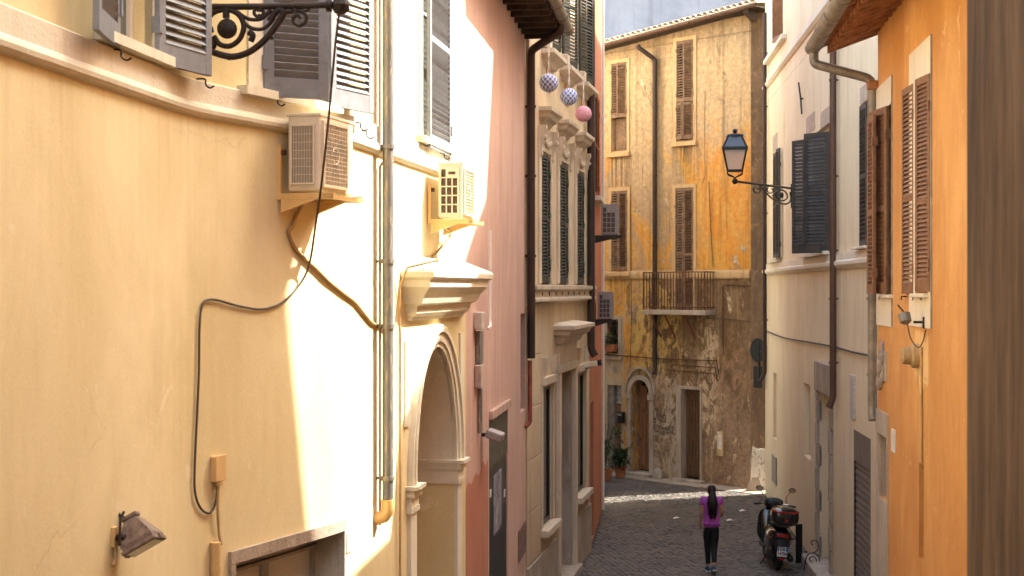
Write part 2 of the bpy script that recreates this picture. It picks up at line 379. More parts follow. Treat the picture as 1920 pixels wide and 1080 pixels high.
# ------------------------------------------------------------------ plan of the street
A0 = (-5.264, -14.0); A1 = (-2.107, 9.21); A2 = (-1.296, 10.97); A3 = (-0.504, 15.47)
P1 = (0.2016, 21.5); S1 = (1.53, 28.15); R1 = (2.08, 33.0); E1 = (2.36, 36.5)
LA = Wall(A1, A0); LB = Wall(A2, A1); LC = Wall(A3, A2); LP = Wall(P1, A3); LS = Wall(S1, P1); LR = Wall(R1, S1); LE = Wall(E1, R1)
RO = Wall((0.889, -14.0), (4.27, 16.6)); RW = Wall((5.3, 20.8), (6.375, 35.8))
FA = Wall((6.15, 36.6), (2.56, 40.2)); FS = Wall((6.15+6, 36.6+6*.36), (6.15, 36.6))
# ------------------------------------------------------------------ ground
def street_z(y):
    return 0.0 if y >= 24 else (1.45*(24-y)/16 if y > 8 else 1.45)
def mk_ground():
    m, t, b = mat_new('earth', 0.95); g = NG(t)
    g.l(g.mix(g.noise((1,1,1), 0.4, 6), (0.10, 0.085, 0.065), (0.16, 0.14, 0.11)), b.inputs['Base Color'])
    o = obj('ground', MB().quad((-300, -120, -0.12), (300, -120, -0.12), (300, 480, -0.12), (-300, 480, -0.12)), m, kind='structure')
    m, t, b = mat_new('street_grout', 0.9); g = NG(t)
    g.l(g.mix(g.noise((1,1,1), 6, 7), (0.050, 0.038, 0.030), (0.10, 0.08, 0.062)), b.inputs['Base Color'])
    bump_to(g, b, g.noise((1,1,1), 40, 5), 0.8, 0.02)
    mb = MB(); ys = [-16, -8, 0, 4, 8, 10, 12, 14, 16, 18, 20, 22, 24, 30, 36, 42, 50]
    for a, c in zip(ys, ys[1:]):
        x0, x1 = (-9, 12)
        mb.quad((x0, a, street_z(a)), (x1, a, street_z(a)), (x1, c, street_z(c)), (x0, c, street_z(c)))
    st = obj('street', mb, m, kind='structure')
    # basalt setts
    mats = []
    for i, (cA, cB) in enumerate([((0.060,0.052,0.047),(0.115,0.10,0.09)), ((0.075,0.063,0.055),(0.135,0.115,0.10)), ((0.045,0.040,0.037),(0.085,0.075,0.068))]):
        m, t, b = mat_new('basalt_sett', 0.55, 0, 0.45); g = NG(t)
        g.l(g.mix(g.math('MULTIPLY', g.ramp(g.noise((1,1,1), .7, 7, .7), .42, .6), .55), g.mix(g.noise((1,1,1), 9, 6), cA, cB), (0.155, 0.125, 0.10)), b.inputs['Base Color'])
        bump_to(g, b, g.noise((1,1,1), 60, 4), 0.5, 0.008); mats.append(m)
    def sett(sx, sy, h):
        c = 0.013; mb = MB(); jj = lambda: random.uniform(-.008, .008)
        q = [(-sx+jj(), -sy+jj()), (sx+jj(), -sy+jj()), (sx+jj(), sy+jj()), (-sx+jj(), sy+jj())]
        t = [(x*(1-c/sx), y*(1-c/sy)) for x, y in q]
        vs = [(x, y, -0.01) for x, y in q] + [(x, y, h*0.55) for x, y in q] + [(x, y, h+random.uniform(-.004,.004)) for x, y in t]
        fs = [(8,9,10,11)]
        for k in range(4):
            k2 = (k+1) % 4; fs += [(k, k2, 4+k2, 4+k), (4+k, 4+k2, 8+k2, 8+k)]
        return vs, fs
    pitch = 0.125; spots = []
    a = R(38); ca, sa = math.cos(a), math.sin(a)
    for i in range(-260, 400):
        for j in range(-260, 400):
            u = i*pitch + (0.5*pitch if j % 2 else 0); v = j*pitch
            x = 4 + u*ca - v*sa; y = 30 + u*sa + v*ca
            if not (10 < y < 41.5 and -2 < x < 9.5): continue
            # inside the street only
            if y < 15.47: xl = -1.296 + .176*(y-10.97)
            elif y < 21.5: xl = -.504 + .117*(y-15.47)
            elif y < 28.15: xl = 0.2 + 0.2*(y-21.5)
            elif y < 33: xl = 1.53 + (y-28.15)*0.113
            elif y < 36.5: xl = 2.08 + (y-33)*0.08
            else: xl = 0.4
            xr = (4.27 + (y-16.6)*.11 if y < 16.6 else (5.0 if y < 20.8 else 5.3 + (y-20.8)*0.0717)) if y < 35.8 else 9.5
            if x < xl+0.05 or x > xr-0.02: continue
            if y > 36.6 + (6.15-x)*1.0 - 0.75 and x < 6.5: continue       # kerb strip before the ochre house
            if x > 6.1 and not (35.8+(x-6.375)*.3 < y < 36.5+(x-6.15)*.36): continue
            spots.append((x + random.uniform(-.013,.013), y + random.uniform(-.013,.013)))
    vis = sorted([p for p in spots if p[1] > 25.6 and 1060 < 960+FPX*p[0]/p[1] < 1500 and not (4.3 < p[0] < 5.4 and p[1] < 27.3)], key=lambda p: p[1])[:300]
    vs_ = set(vis)
    var = []
    for k in range(6):
        v, f = sett(pitch*0.465, pitch*0.465, 0.016); me = MB().add(v, f).mesh('cobble'); me.materials.append(mats[k % 3]); var.append(me)
    for k, p in enumerate(vis):
        o = obj('cobble', var[random.randrange(6)], None, st, T((p[0], p[1], street_z(p[1])+random.uniform(-.006,.006))) @ Rz(a + random.uniform(-.1,.1)+random.randrange(4)*math.pi/2))
    mbs = [MB(), MB(), MB()]
    for p in spots:
        if p in vs_: continue
        v, f = sett(pitch*random.uniform(0.42, 0.49), pitch*random.uniform(0.42, 0.49), 0.016)
        wz = 0.02*math.sin(p[0]*1.7+p[1]*.6)*0.6
        mbs[random.randrange(3)].add(v, f, T((p[0], p[1], street_z(p[1])+random.uniform(-.006,.006))) @ Rz(a + random.uniform(-.12,.12)) @ Rx(random.uniform(-.05,.05)))
    for mb, m in zip(mbs, mats): obj('cobbles', mb, m, st, kind='stuff')
    # stone strip in front of the ochre house
    mb = MB(); 
    kb = obj('pavement', MB().box(-9, 5.2, 0.0, 0.62, -0.1, 0.03, Matrix()), 'worn_stone', None, FA.M(FA.L+0, 0, 0) @ T((0,0,0)) if False else FA.M(4.0, 0, 0), kind='structure')
mk_ground()

# ------------------------------------------------------------------ yellow house (rounded, bulging front)
class Path:
    def __init__(s, pts):
        s.p = [Vector((*q, 0)) for q in pts]; s.c = [0]
        for a, b in zip(s.p, s.p[1:]): s.c.append(s.c[-1] + (b-a).length)
    def at(s, x):
        for i in range(len(s.p)-1):
            if x <= s.c[i+1] or i == len(s.p)-2:
                d = (s.p[i+1]-s.p[i]).normalized(); return s.p[i] + d*(x-s.c[i]), d, i
    def nrm(s, x):
        p, d, i = s.at(x)
        # blend normals at vertices
        def nn(k):
            k = max(0, min(k, len(s.p)-2)); d = (s.p[k+1]-s.p[k]).normalized(); return Vector((d.y, -d.x, 0))
        L = s.c[i+1]-s.c[i]; t = (x-s.c[i])/L
        n = nn(i)
        if t < 1e-4: n = (nn(i)+nn(i-1)).normalized()
        if t > 1-1e-4: n = (nn(i)+nn(i+1)).normalized()
        return n
    def pos(s, x, n, z):
        p = s.at(x)[0] + s.nrm(x)*n; return (p.x, p.y, z)
    def su(s, u):
        k = (u-960)/FPX
        for i in range(len(s.p)-1):
            a = s.p[i]; b = s.p[i+1]; fa = a.x-k*a.y; fb = b.x-k*b.y
            if fa*fb <= 0 and b.y > 0: return s.c[i] + (s.c[i+1]-s.c[i])*fa/(fa-fb)
    def sweep(s, prof, x0, x1, step=None):
        xs = sorted(set([x0, x1] + [c for c in s.c if x0 < c < x1])); n = len(prof); mb = MB()
        for x in xs:
            for (nn, z) in prof: mb.v.append(s.pos(x, nn, z))
        for i in range(len(xs)-1):
            for k in range(n): k2 = (k+1) % n; mb.f.append((i*n+k, i*n+k2, (i+1)*n+k2, (i+1)*n+k))
        mb.f.append(tuple(range(n))[::-1]); mb.f.append(tuple((len(xs)-1)*n+k for k in range(n)))
        return mb
def corner(a, b, c, r, n=7):
    a, b, c = Vector(a), Vector(b), Vector(c); p = b+(a-b).normalized()*r; q = b+(c-b).normalized()*r
    return [tuple((1-t)**2*p+2*t*(1-t)*b+t*t*q) for t in [i/n for i in range(n+1)]]
YP = Path([A0] + corner(A0, A1, A2, 0.35) + corner(A1, A2, A3, 0.30) + [A3])
Z0 = -0.3; ZT = 9.6
YH = thing('yellow_house', 'pale yellow plastered house with grey shutters filling the left side', 'house', T((*A1, 1.4)))
su = YP.su
w1 = (su(213), su(286)); w1z = (zp(8.3, 108+0), 8.5)      # first window
w1z = (6.62, 8.6)
w2 = (su(492), su(598)); w2z = (6.58, 8.6)
w3 = (su(792), su(834)+0.02); w3z = (6.62, 9.0)
dr = (su(436), su(640)-0.0); drz = (1.0, 3.33)
ar = (su(775), su(852)); arz = (0.9, 4.63)
holes = [(*w1, *w1z, .22), (*w2, *w2z, .22), (*w3, *w3z, .22), (*dr, *drz, .32), (*ar, *arz, .62)]
obj('wall', holes_mesh(0, YP.c[-1], Z0, ZT, holes, YP.pos, YP.c), 'yellow', YH)
# deep body behind the skin, roof slab
mb = MB(); 
mb.add([(A0[0]-9,A0[1],Z0),(A3[0]-9,A3[1]+1,Z0),(A3[0]-0.9,A3[1]-.15,Z0),(A2[0]-1.0,A2[1],Z0),(A1[0]-.9,A1[1],Z0),(A0[0]-.9,A0[1]+.1,Z0)] +
       [(A0[0]-9,A0[1],ZT),(A3[0]-9,A3[1]+1,ZT),(A3[0]-0.9,A3[1]-.15,ZT),(A2[0]-1.0,A2[1],ZT),(A1[0]-.9,A1[1],ZT),(A0[0]-.9,A0[1]+.1,ZT)],
       [(0,1,2,3,4,5),(6,7,8,9,10,11)]+[(i,(i+1)%6,6+(i+1)%6,6+i) for i in range(6)])
obj('inner_wall', mb, 'dark', YH)
obj('roof', MB().poly([(0,0)],0,0) if False else YP.sweep([(0.35, ZT+.02), (0.35, ZT+.14), (-9, ZT+2.2), (-9, ZT+.02)], 0, YP.c[-1]), 'tile', YH)
# string course: flat band over a rounded moulding
def molding(x0, x1):
    pr = [(0.0, 6.315), (0.028, 6.325), (0.045, 6.345), (0.05, 6.37), (0.04, 6.395), (0.028, 6.41), (0.028, 6.545), (0.016, 6.555), (0.0, 6.556), (-0.05, 6.556), (-.05, 6.315)]
    return YP.sweep(pr, x0, x1)
obj('string_course', molding(0.01, su(735)), 'yellow_trim', YH)
obj('string_course', molding(su(736), su(873)), 'yellow_trim', YH)
# vertical pale strips round the windows, sills
def box_on(path, s0, s1, n0, n1, z0, z1):
    return path.sweep([(n0, z0), (n1, z0), (n1, z1), (n0, z1)], s0, s1)
for (a, b), (z0, z1), ex in ((w1, w1z, .13), (w2, w2z, .16), (w3, w3z, .10)):
    obj('window_surround', box_on(YP, a-ex-.02, a, -.05, .012, z0, z1+.1), 'yellow_trim', YH)
    obj('window_surround', box_on(YP, b, b+.05, -.05, .012, z0, z1+.1), 'yellow_trim', YH)
    obj('sill', box_on(YP, a-ex-.14, b+ex+.06, -.22, .085, z0-.055, z0+.004), 'yellow_trim', YH)
def casement(path, a, b, z0, z1, depth, matf, matg, fw=.055, parts=2):
    mb = MB()
    def bx(s0, s1, za, zb, d0, d1):
        m = path.sweep([(-d1, za), (-d0, za), (-d0, zb), (-d1, zb)], s0, s1); mb.add(m.v, m.f)
    e = 0.002; cs = [a+e + (b-a-2*e)*i/parts for i in range(parts+1)]
    for i in range(parts):
        s0, s1 = cs[i]+.001, cs[i+1]-.001
        bx(s0, s0+fw, z0+e, z1-e, depth, depth+.05); bx(s1-fw, s1, z0+e, z1-e, depth, depth+.05)
        bx(s0+fw, s1-fw, z0+e, z0+fw*1.4, depth+.002, depth+.048); bx(s0+fw, s1-fw, z1-fw, z1-e, depth+.002, depth+.048)
        bx(s0+fw, s1-fw, z0+(z1-z0)*.55-.015, z0+(z1-z0)*.55+.015, depth+.004, depth+.046)
    fr = obj('window', mb, matf, YH)
    obj('pane', path.sweep([(-depth-.03, z0+.01), (-depth-.024, z0+.01), (-depth-.024, z1-.01), (-depth-.03, z1-.01)], a+.01, b-.01), matg, fr)
casement(YP, *w1, *w1z, .12, 'white_frame', 'glass_sky')
casement(YP, *w2, *w2z, .12, 'white_frame', 'glass_sky')
casement(YP, *w3, *w3z, .12, 'white_frame', 'glass_sky')
# shutter leaves
G = M['grey_shutter']
leaf(YH, (-2.184+.03, 8.63), (-1.951, 9.18), zp(8.63, 118), zp(8.63, 118)+1.95, G, 0.05, rails=(0.62,), stile=.07, bot=.13)
leaf(YH, (-2.263+.03, 8.05), (-2.185, 7.47), zp(8.07, 92), zp(8.07, 92)+1.95, G, 0.05, rails=(0.62,), stile=.07, bot=.13)
leaf(YH, (-1.745, 9.98), (-1.322, 10.20), zp(9.98, 180), zp(9.98, 180)+1.95, G, 0.05, rails=(0.62,), stile=.075, bot=.14, flip=-1)
leaf(YH, (-1.37, 10.66), (-1.10, 11.20), zp(10.9, 205), zp(10.9, 205)+1.95, G, 0.05, rails=(0.62,), stile=.075, bot=.14)
leafW(YH, LC, LC.x(834), LC.x(792), .05, .06, LC.z(792, 276), LC.z(792, 276)+2.1, G, pitch=.05, rails=(.50,), stile=.07, bot=.13)
# iron hold-back hooks
for (u, v, Y) in ((205, 92, 8.0), (368, 145, 9.2), (505, 183, 10.05), (660, 222, 10.9), (672+0, 236, 11.0), (820, 285, 14.0)):
    p = pw(u, v, Y)
    s = YP.su(u); n = YP.nrm(s); q = Vector(YP.pos(s, 0.0, p.z))
    pts = [q, q+n*.05, q+n*.07+Vector((0,0,-.01)), q+n*.07+Vector((0.0,0,-.04)), q+n*.09+Vector((0.01,0,-.062)), q+n*.12+Vector((.01,0,-.05))]
    obj('shutter_hook', MB().tube(smooth_pts(pts, 3), .006, 6), 'iron', YH, smooth=60)
# street door lower left: stone frame, transom, pale glass
def ybox(s0, s1, n0, n1, z0, z1): return box_on(YP, s0, s1, n0, n1, z0, z1)
a, b = dr; z0, z1 = drz
obj('door_frame', ybox(a-.05, b+.02, -.30, .03, z1, z1+.085), 'worn_stone', YH)
obj('door_frame', ybox(a-.05, a, -.30, .03, z0, z1), 'worn_stone', YH)
obj('door_frame', ybox(b-.004, b+.02, -.30, .03, z0, z1), 'concrete', YH)
dd = obj('door', ybox(a+.002, b-.002, -.31, -.25, z0, z1-.10), paint('painted_reflection_glass', (.52,.55,.56), .15, var=.05, bump=0), YH)  # bright reflection in the door glass put into its pale colour
mb = MB()
for (s0, s1, za, zb, n1) in ((a+.003, b-.006, z1-.035, z1-.003, -.16), (a+.003, b-.006, z1-.10, z1-.035, -.22), (a+.003, b-.006, z1-.135, z1-.112, -.20), (a+.003, a+.09, z0, z1-.14, -.22), (b-.05, b-.003, z0, z1-.14, -.22), ((a+b)/2-.04, (a+b)/2+.04, z0, z1-.14, -.225)):
    m = ybox(s0, s1, -.31, n1, za, zb); mb.add(m.v, m.f)
obj('door_rail', mb, paint('grey_door_frame', (.30,.30,.31), .5), dd)
# ---- portal with arch and cornice on the rounded house's far bay
PX = lambda u: LC.x(u)
a, b = PX(852), PX(775)       # far, near edges (x grows towards the camera)
zs = 3.40; zt = 4.62; cx = (a+b)/2; rx = (b-a)/2; rz = zt-zs
arc = [(cx - rx*math.cos(math.pi*i/28), zs + rz*math.sin(math.pi*i/28)) for i in range(29)]
mb = MB()
half = len(arc)//2
mb.poly([(a, arz[1]+.001)] + [(x, z) for x, z in arc[:half+1]][::1] + [(cx, arz[1]+.001)], -.60, 0.0)
mb.poly([(cx, arz[1]+.001)] + [(x, z) for x, z in arc[half:]] + [(b, arz[1]+.001)], -.60, 0.0)
obj('arch_soffit', mb, 'yellow_trim', YH, LC.M())
sc = lambda k: [(cx - (rx+k)*math.cos(math.pi*i/28), zs + (rz+k)*math.sin(math.pi*i/28)) for i in range(29)]
for i, (k0, k1, y1) in enumerate(((.0, .055, .030), (.055, .15, .05), (.15, .19, .075), (.19, .225, .055))):
    obj('archivolt', MB().strip(sc(k0), sc(k1), -.02-.001*i, y1), 'yellow_trim', YH, LC.M(), smooth=30)
for sgn, e in ((-1, a), (1, b)):
    x0, x1 = (e-.225, e) if sgn < 0 else (e, e+.225)
    obj('jamb', MB().box(x0, x1, -.005, .035, 0.9, zs-.25), 'yellow_trim', YH, LC.M())
    mb = MB()
    for k, (za, zb, p) in enumerate(((zs-.25, zs-.20, .055), (zs-.20, zs-.10, .045), (zs-.10, zs-.035, .075), (zs-.035, zs+.0, .11))):
        q = 0.05 if k < 3 else .08
        if sgn < 0: mb.box(x0-p*.6, x1+p*.5, -.62, p, za, zb)
        else: mb.box(x0-p*.5, x1+p*.6, -.62, p, za, zb)
    obj('impost', mb, 'yellow_trim', YH, LC.M())
obj('frieze_panel', MB().box(PX(766), PX(757), -.01, .02, 3.95, 4.72), 'yellow_trim', YH, LC.M())
obj('frieze_panel', MB().box(PX(866), PX(860), -.01, .02, 3.95, 4.72), 'yellow_trim', YH, LC.M())
pr = [(0, 5.50), (.30, 5.37), (.315, 5.345), (.31, 5.30), (.27, 5.27), (.265, 5.21), (.20, 5.14), (.165, 5.06), (.11, 5.035), (.10, 4.97), (.05, 4.93), (.04, 4.90), (0, 4.90)]
obj('cornice', MB().cornice(pr, PX(860), PX(766)), 'yellow_trim', YH, LC.M())
obj('door', MB().box(a+.01, b-.01, -.64, -.60, .9, zt+.1), paint('pale_brown_door', (.42, .30, .2), .6), YH, LC.M())
obj('door_panel', MB().box(a+.3, a+.75, -.597, -.56, 1.0, 2.35), 'wood_door', YH, LC.M())
# ------------------------------------------------------------------ generic house body
def body(parent, W, z0, zt, depth=7, back=0.9, x0=0, x1=None, name='inner_wall', mat='dark'):
    x1 = W.L if x1 is None else x1
    return obj(name, MB().box(x0+.01, x1-.01, -depth, -back, z0, zt-.02), mat, parent, W.M())
# ---- pink house
PH = thing('pink_house', 'dusty pink plastered house between the yellow house and the stone house', 'house', LP.M(LP.L, 0, 0))
ax = LP.x
hd = (ax(952), ax(917)); hz = (0.2, LP.z(917, 768)-.12)
nis = (ax(985)+.02, ax(976))
hs = [(*hd, *hz, .035), (nis[0], nis[1], LP.z(980, 770), LP.z(980, 588), .07)]
ZTP = 9.05
cutx = ax(916)
obj('wall', wall_skin(LP, 0, LP.L, Z0, ZTP, hs), 'pink', PH, LP.M())
body(PH, LP, Z0, ZTP)
# repainted darker lower panel
mb = MB(); x0, x1 = ax(915), LP.L-.003
n = 14; rag = [(x0+(x1-x0)*i/n, LP.z(895, 878 + 8*math.sin(i*1.3)+ (i*1.4))+random.uniform(-.03,.03)) for i in range(n+1)]
mb.poly([(x1, .2), (x0, .2)] + rag, -.01, .004)
obj('repaint_patch', mb, 'pink_dark', PH, LP.M())
# eave: boarded soffit, rafters, tiles and gutter
eo = 0.62
obj('eave_board', MB().box(-0.02, LP.L, -.1, eo-.04, ZTP+.0, ZTP+.035), 'dark_wood', PH, LP.M())
for i in range(14):
    x = .1 + i*.44
    if x < LP.L-.05: obj('rafter', MB().box(x-.035, x+.035, .0, eo-.07, ZTP-.10, ZTP-.002), 'dark_wood', PH, LP.M())
def gutter(parent, W, x0, x1, n, z, r=.075, mat='gutter', hooks=True):
    mb = MB(); k = 10; t = .006
    for x in (x0, x1):
        for rr in (r, r-t):
            for i in range(k+1):
                q = math.pi + math.pi*i/k; mb.v.append((x, n + rr*math.cos(q), z + rr*math.sin(q)))
    K = k+1
    for i in range(k):
        mb.f += [(i, i+1, 2*K+i+1, 2*K+i), (K+i, 3*K+i, 3*K+i+1, K+i+1), (i, K+i, K+i+1, i+1), (2*K+i, 2*K+i+1, 3*K+i+1, 3*K+i)]
    mb.f += [(0, 2*K, 3*K, K), (k, K+k, 3*K+k, 2*K+k)]
    g = obj('gutter', mb, mat, parent, W.M(), smooth=40)
    if hooks:
        x = x0+.3
        while x < x1-.1:
            obj('gutter_strap', MB().tube([(x, n+ (r+.004)*math.cos(math.pi+math.pi*i/8), z+(r+.004)*math.sin(math.pi+math.pi*i/8)) for i in range(9)], .008, 5), mat, g, W.M()); x += .9
    return g
gutter(PH, LP, -.12, LP.L-.3, eo+.02, ZTP+.05, .085)
def rooftiles(parent, W, x0, x1, n0, z0, run, pitch, rows, wd=.17, mat='tile', mat2=None, single=True, slab=True):
    """pan-and-cover tiles: the eave row tile by tile, the rest joined"""
    sl_ = math.tan(R(pitch)); n = int((x1-x0)/wd)
    def tile(L, r0, r1, up=1):
        mb = MB(); k = 6
        for (y, r) in ((0, r0), (-L, r1)):
            for rr in (r, r-.014):
                for i in range(k+1):
                    q = math.pi*i/k; mb.v.append((rr*math.cos(q), y, rr*math.sin(q)*.8*up + (0 if y == 0 else 0)))
        K = k+1
        for i in range(k): mb.f += [(i, i+1, 2*K+i+1, 2*K+i), (K+i, 3*K+i, 3*K+i+1, K+i+1), (i, K+i, K+i+1, i+1), (2*K+i, 2*K+i+1, 3*K+i+1, 3*K+i)]
        mb.f += [(0, 2*K, 3*K, K), (k, K+k, 3*K+k, 2*K+k)]
        return mb
    tm = tile(.45, .085, .065); me = tm.mesh('roof_tile', 50); me.materials.append(M[mat]); rest = MB()
    for j in range(rows):
        for i in range(n+1):
            x = x0 + (i+.5)*(x1-x0)/(n+1) + random.uniform(-.006, .006); y = n0 - j*.36
            Mx = T((x, y, z0 + .045 + j*.36*sl_)) @ Rx(R(-pitch)+R(random.uniform(-1,1))) @ Rz(R(random.uniform(-2,2)))
            if j == 0 and single: obj('roof_tile', me, None, parent, W.M() @ Mx)
            else: rest.add(tm.v, tm.f, Mx)
    if rest.v: obj('roof_tiles', rest, mat, parent, W.M(), kind='stuff', smooth=50)
    if slab: obj('roof', MB().add([(x0,n0-.03,z0),(x1,n0-.03,z0),(x1,n0-run,z0+run*sl_),(x0,n0-run,z0+run*sl_),(x0,n0-.03,z0+.03),(x1,n0-.03,z0+.03),(x1,n0-run,z0+.03+run*sl_),(x0,n0-run,z0+.03+run*sl_)],
        [(0,3,2,1),(4,5,6,7),(0,1,5,4),(1,2,6,5),(2,3,7,6),(3,0,4,7)]), mat, parent, W.M())
rooftiles(PH, LP, -.05, LP.L, eo-.0, ZTP+.04, 6, 17, 3, single=False)
# boarded shop door with torn poster
D = obj('door', MB().box(hd[0], hd[1], -.034, -.02, hz[0], hz[1]), 'black_metal', PH, LP.M())
zt_ = hz[1]
obj('transom_panel', MB().box(hd[0]+.04, hd[1]-.04, -.019, -.004, zt_-.62, zt_-.03), paint('dusty_dark_glass', (.09,.08,.06), .5, var=.5, sc=12), D, LP.M())
px0, px1 = ax(942), ax(928)
obj('poster', MB().box(px0, px1, -.019, -.012, LP.z(935, 995), LP.z(935, 886)), paint('purple_grey_poster', (.20,.19,.22), .7, var=.4, grime=(.6,.58,.56), gr=1.0, sc=9, stretch=(1,1,.25)), D, LP.M())
for u in (922, 948): obj('sticker', MB().box(ax(u)-.06, ax(u)+.06, -.019, -.012, LP.z(u, 932), LP.z(u, 918)), 'white_plate', D, LP.M())
obj('lintel', MB().box(hd[0]-.02, hd[1]+.02, -.0, .05, hz[1], hz[1]+.10), paint('lintel_pink', (.5,.33,.26), .8), PH, LP.M())
obj('vent_panel', MB().box(ax(989)if False else .02, ax(971), -.005, .012, LP.z(978, 1045), LP.z(978, 987)), paint('rusty_grey_sheet', (.20,.12,.10), .7, var=.4, sc=12), PH, LP.M())
# electrical boxes and conduit
EB = thing('electrical_boxes', 'column of grey electrical boxes and conduit on the pink wall right of the arch', 'electrical box', LP.M(ax(895), 0, 3.4))
def lpb(name, u, v0, v1, w_, n1, mat, b=.01):
    x = ax(u); return obj(name, MB().bbox(x-w_/2, x+w_/2, .003, n1, LP.z(u, v1), LP.z(u, v0), b), mat, EB, LP.M())
lpb('meter_box', 890, 585, 618, .2, .10, paint('grey_box_paint', (.5,.45,.40), .5))
lpb('cover_strip', 894, 620, 682, .26, .06, 'grey_pipe')
lpb('junction_box', 892, 684, 725, .28, .08, paint('pinkish_box', (.5,.38,.33), .6))
lpb('cable_duct', 896, 727, 812, .09, .05, 'grey_pipe')
xx = ax(903)
obj('conduit', MB().tube([(xx, .10, LP.z(900, 430)), (xx, .10, LP.z(900, 600)), (xx+.05, .11, LP.z(900, 612)), (xx+.2, .10, LP.z(900, 616))], .018, 6), 'white_frame', EB, LP.M(), smooth=60)
LF = thing('wall_floodlight', 'small dark floodlight under the conduit beside the boarded black door', 'floodlight', LP.M(ax(903), 0, LP.z(903, 815)))
x = ax(903); z = LP.z(903, 815)
obj('lamp_body', MB().bbox(x-.14, x+.14, .06, .26, z-.05, z+.05, .02), 'ac_grey', LF, LP.M() @ T((x,.15,z)) @ Rx(R(-18)) @ T((-x,-.15,-z)))
obj('bracket', MB().box(x-.03, x+.03, 0, .10, z-.02, z+.02), 'iron', LF, LP.M())

# ---- stone house with three hooded windows
SH = thing('stone_house', 'ornate stone coloured house with three hooded windows and green shutters', 'house', LS.M(LS.L, 0, 0))
sx = LS.x; ZTS = 11.9
tall = [(sx(1030), sx(1013)), (sx(1063.5), sx(1047.5)), (sx(1093.5), sx(1080))]
tz = (5.26, 7.38)
up = [(sx(1036), sx(1018)), (sx(1069), sx(1052)), (sx(1100), sx(1084))]
lw = [(sx(1035), sx(1017)), (sx(1097), sx(1081))]
lz = (1.32, 3.58); dz = (0.0, 3.75); door = (sx(1072), sx(1046))
hs = [(*t, *tz, .16) for t in tall] + [(*t, 9.08, 11.2, .2) for t in up] + [(*t, *lz, .09) for t in lw] + [(*door, *dz, .8)]
obj('wall', wall_skin(LS, 0, LS.L, Z0, ZTS, hs), 'stone_wall', SH, LS.M())
body(SH, LS, Z0, ZTS)
obj('roof', MB().box(-.2, LS.L+.1, -7, .5, ZTS, ZTS+.2), 'tile', SH, LS.M())
hood = lambda p, h: [(0, h), (p, h-.03), (p, h-.09), (p-.05, h-.13), (p-.07, h-.19), (p-.14, h-.23), (p-.2, h-.32), (0, h-.32)]
# ashlar joints of the ground floor: recessed courses as thin proud stones
for zc in (0.95, 1.75, 2.55, 3.35, 4.15):
    pass
for i, t in enumerate(tall):
    c = (t[0]+t[1])/2; hw = (t[1]-t[0])/2
    obj('window_hood', MB().cornice(hood(.21, 8.12), c-hw+.08, c+hw-.08), 'stone', SH, LS.M())
    for e in (-1, 1):
        xe = c+e*(hw+.13)
        obj('pilaster', MB().bbox(xe-.10, xe+.10, -.01, .035, 5.27, 7.78, .012), 'stone', SH, LS.M())
        mb = MB().prof([(.0, 7.79), (.13, 7.79), (.13, 7.72), (.10, 7.66), (.09, 7.52), (.06, 7.44), (.06, 7.32), (0, 7.26)], xe-.065, xe+.065)
        mb.tube([(xe-.07, .09, 7.60), (xe+.07, .09, 7.60)], .04, 8)
        obj('bracket', mb, 'stone', SH, LS.M())
    mb = MB().box(c-hw-.02, c+hw+.02, -.01, .035, 7.40, 7.79)
    for k in range(5): mb.ball((c-hw*.6+hw*.3*k, .05, 7.57-.05*math.sin(math.pi*k/4)), .06, (1, .6, 1), 8)
    obj('frieze', mb, 'stone', SH, LS.M(), smooth=50)
    g = M['green_shutter']
    m_ = .0
    leafW(SH, LS, t[1]-.01, c+.008, .0, .03, tz[0]+.02, tz[1]-.02, g, pitch=.055, sep=False, rails=(.5,), stile=.05)
    leafW(SH, LS, t[0]+.01, c-.008, .0, .03, tz[0]+.02, tz[1]-.02, g, pitch=.055, sep=False, rails=(.5,), stile=.05)
    for zc in (5.65, 6.4, 7.1):
        obj('hinge', MB().box(t[0]-.04, t[0]+.10, -.012, .03, zc-.04, zc+.04), paint('green_hinge', (.04,.12,.06), .5), SH, LS.M())
mb = MB()
obj('sill_band', MB().cornice([(0, 5.25), (.16, 5.24), (.16, 5.18), (.10, 5.14), (.10, 5.06), (.14, 5.03), (.14, 4.99), (0, 4.95)], .15, LS.L-.28), 'stone', SH, LS.M())
for i in range(9):      # scrollwork relief on the band
    x = .7 + i*(LS.L-1.6)/8; obj('relief', MB().tube([(p[0]*1+x, .10, p[2]+5.10) for p in spiral(0, 0, .045, .012, 0, 1.1, 10, 1)], .007, 5), 'iron', SH, LS.M())
# upper windows: ledges, pediment panels and long shutters
for i, t in enumerate(up):
    c = (t[0]+t[1])/2; hw = (t[1]-t[0])/2
    obj('sill', MB().cornice([(0, 9.06), (.22, 9.05), (.22, 8.98), (.16, 8.93), (.10, 8.89), (.06, 8.83), (0, 8.81)], c-hw+.05, c+hw-.05), 'stone', SH, LS.M())
    for e in (-1, 1): obj('corbel_block', MB().bbox(c+e*(hw)-.12, c+e*(hw)+.12, .0, .14, 9.07, 9.26, .02), 'stone', SH, LS.M())
    obj('garland_panel', MB().box(c-hw*.5, c+hw*.3, 0, .015, 8.45, 8.9), paint('ochre_panel', (.62,.30,.10), .8), SH, LS.M())
    uL = (1018, 1052, 1084)[i]; P = LS.A + LS.d*LS.x(uL) + LS.n*.03
    # leaves standing ajar, facing down the street towards the viewer
    q = P + Vector((.44, .9, 0))*.62
    leaf(SH, P, (q.x, q.y), 9.10, 11.2, g, pitch=.06, sep=False, rails=(.5,), stile=.05)
    obj('pane', MB().box(t[0], t[1], -.19, -.17, 9.08, 11.2), 'glass', SH, LS.M())
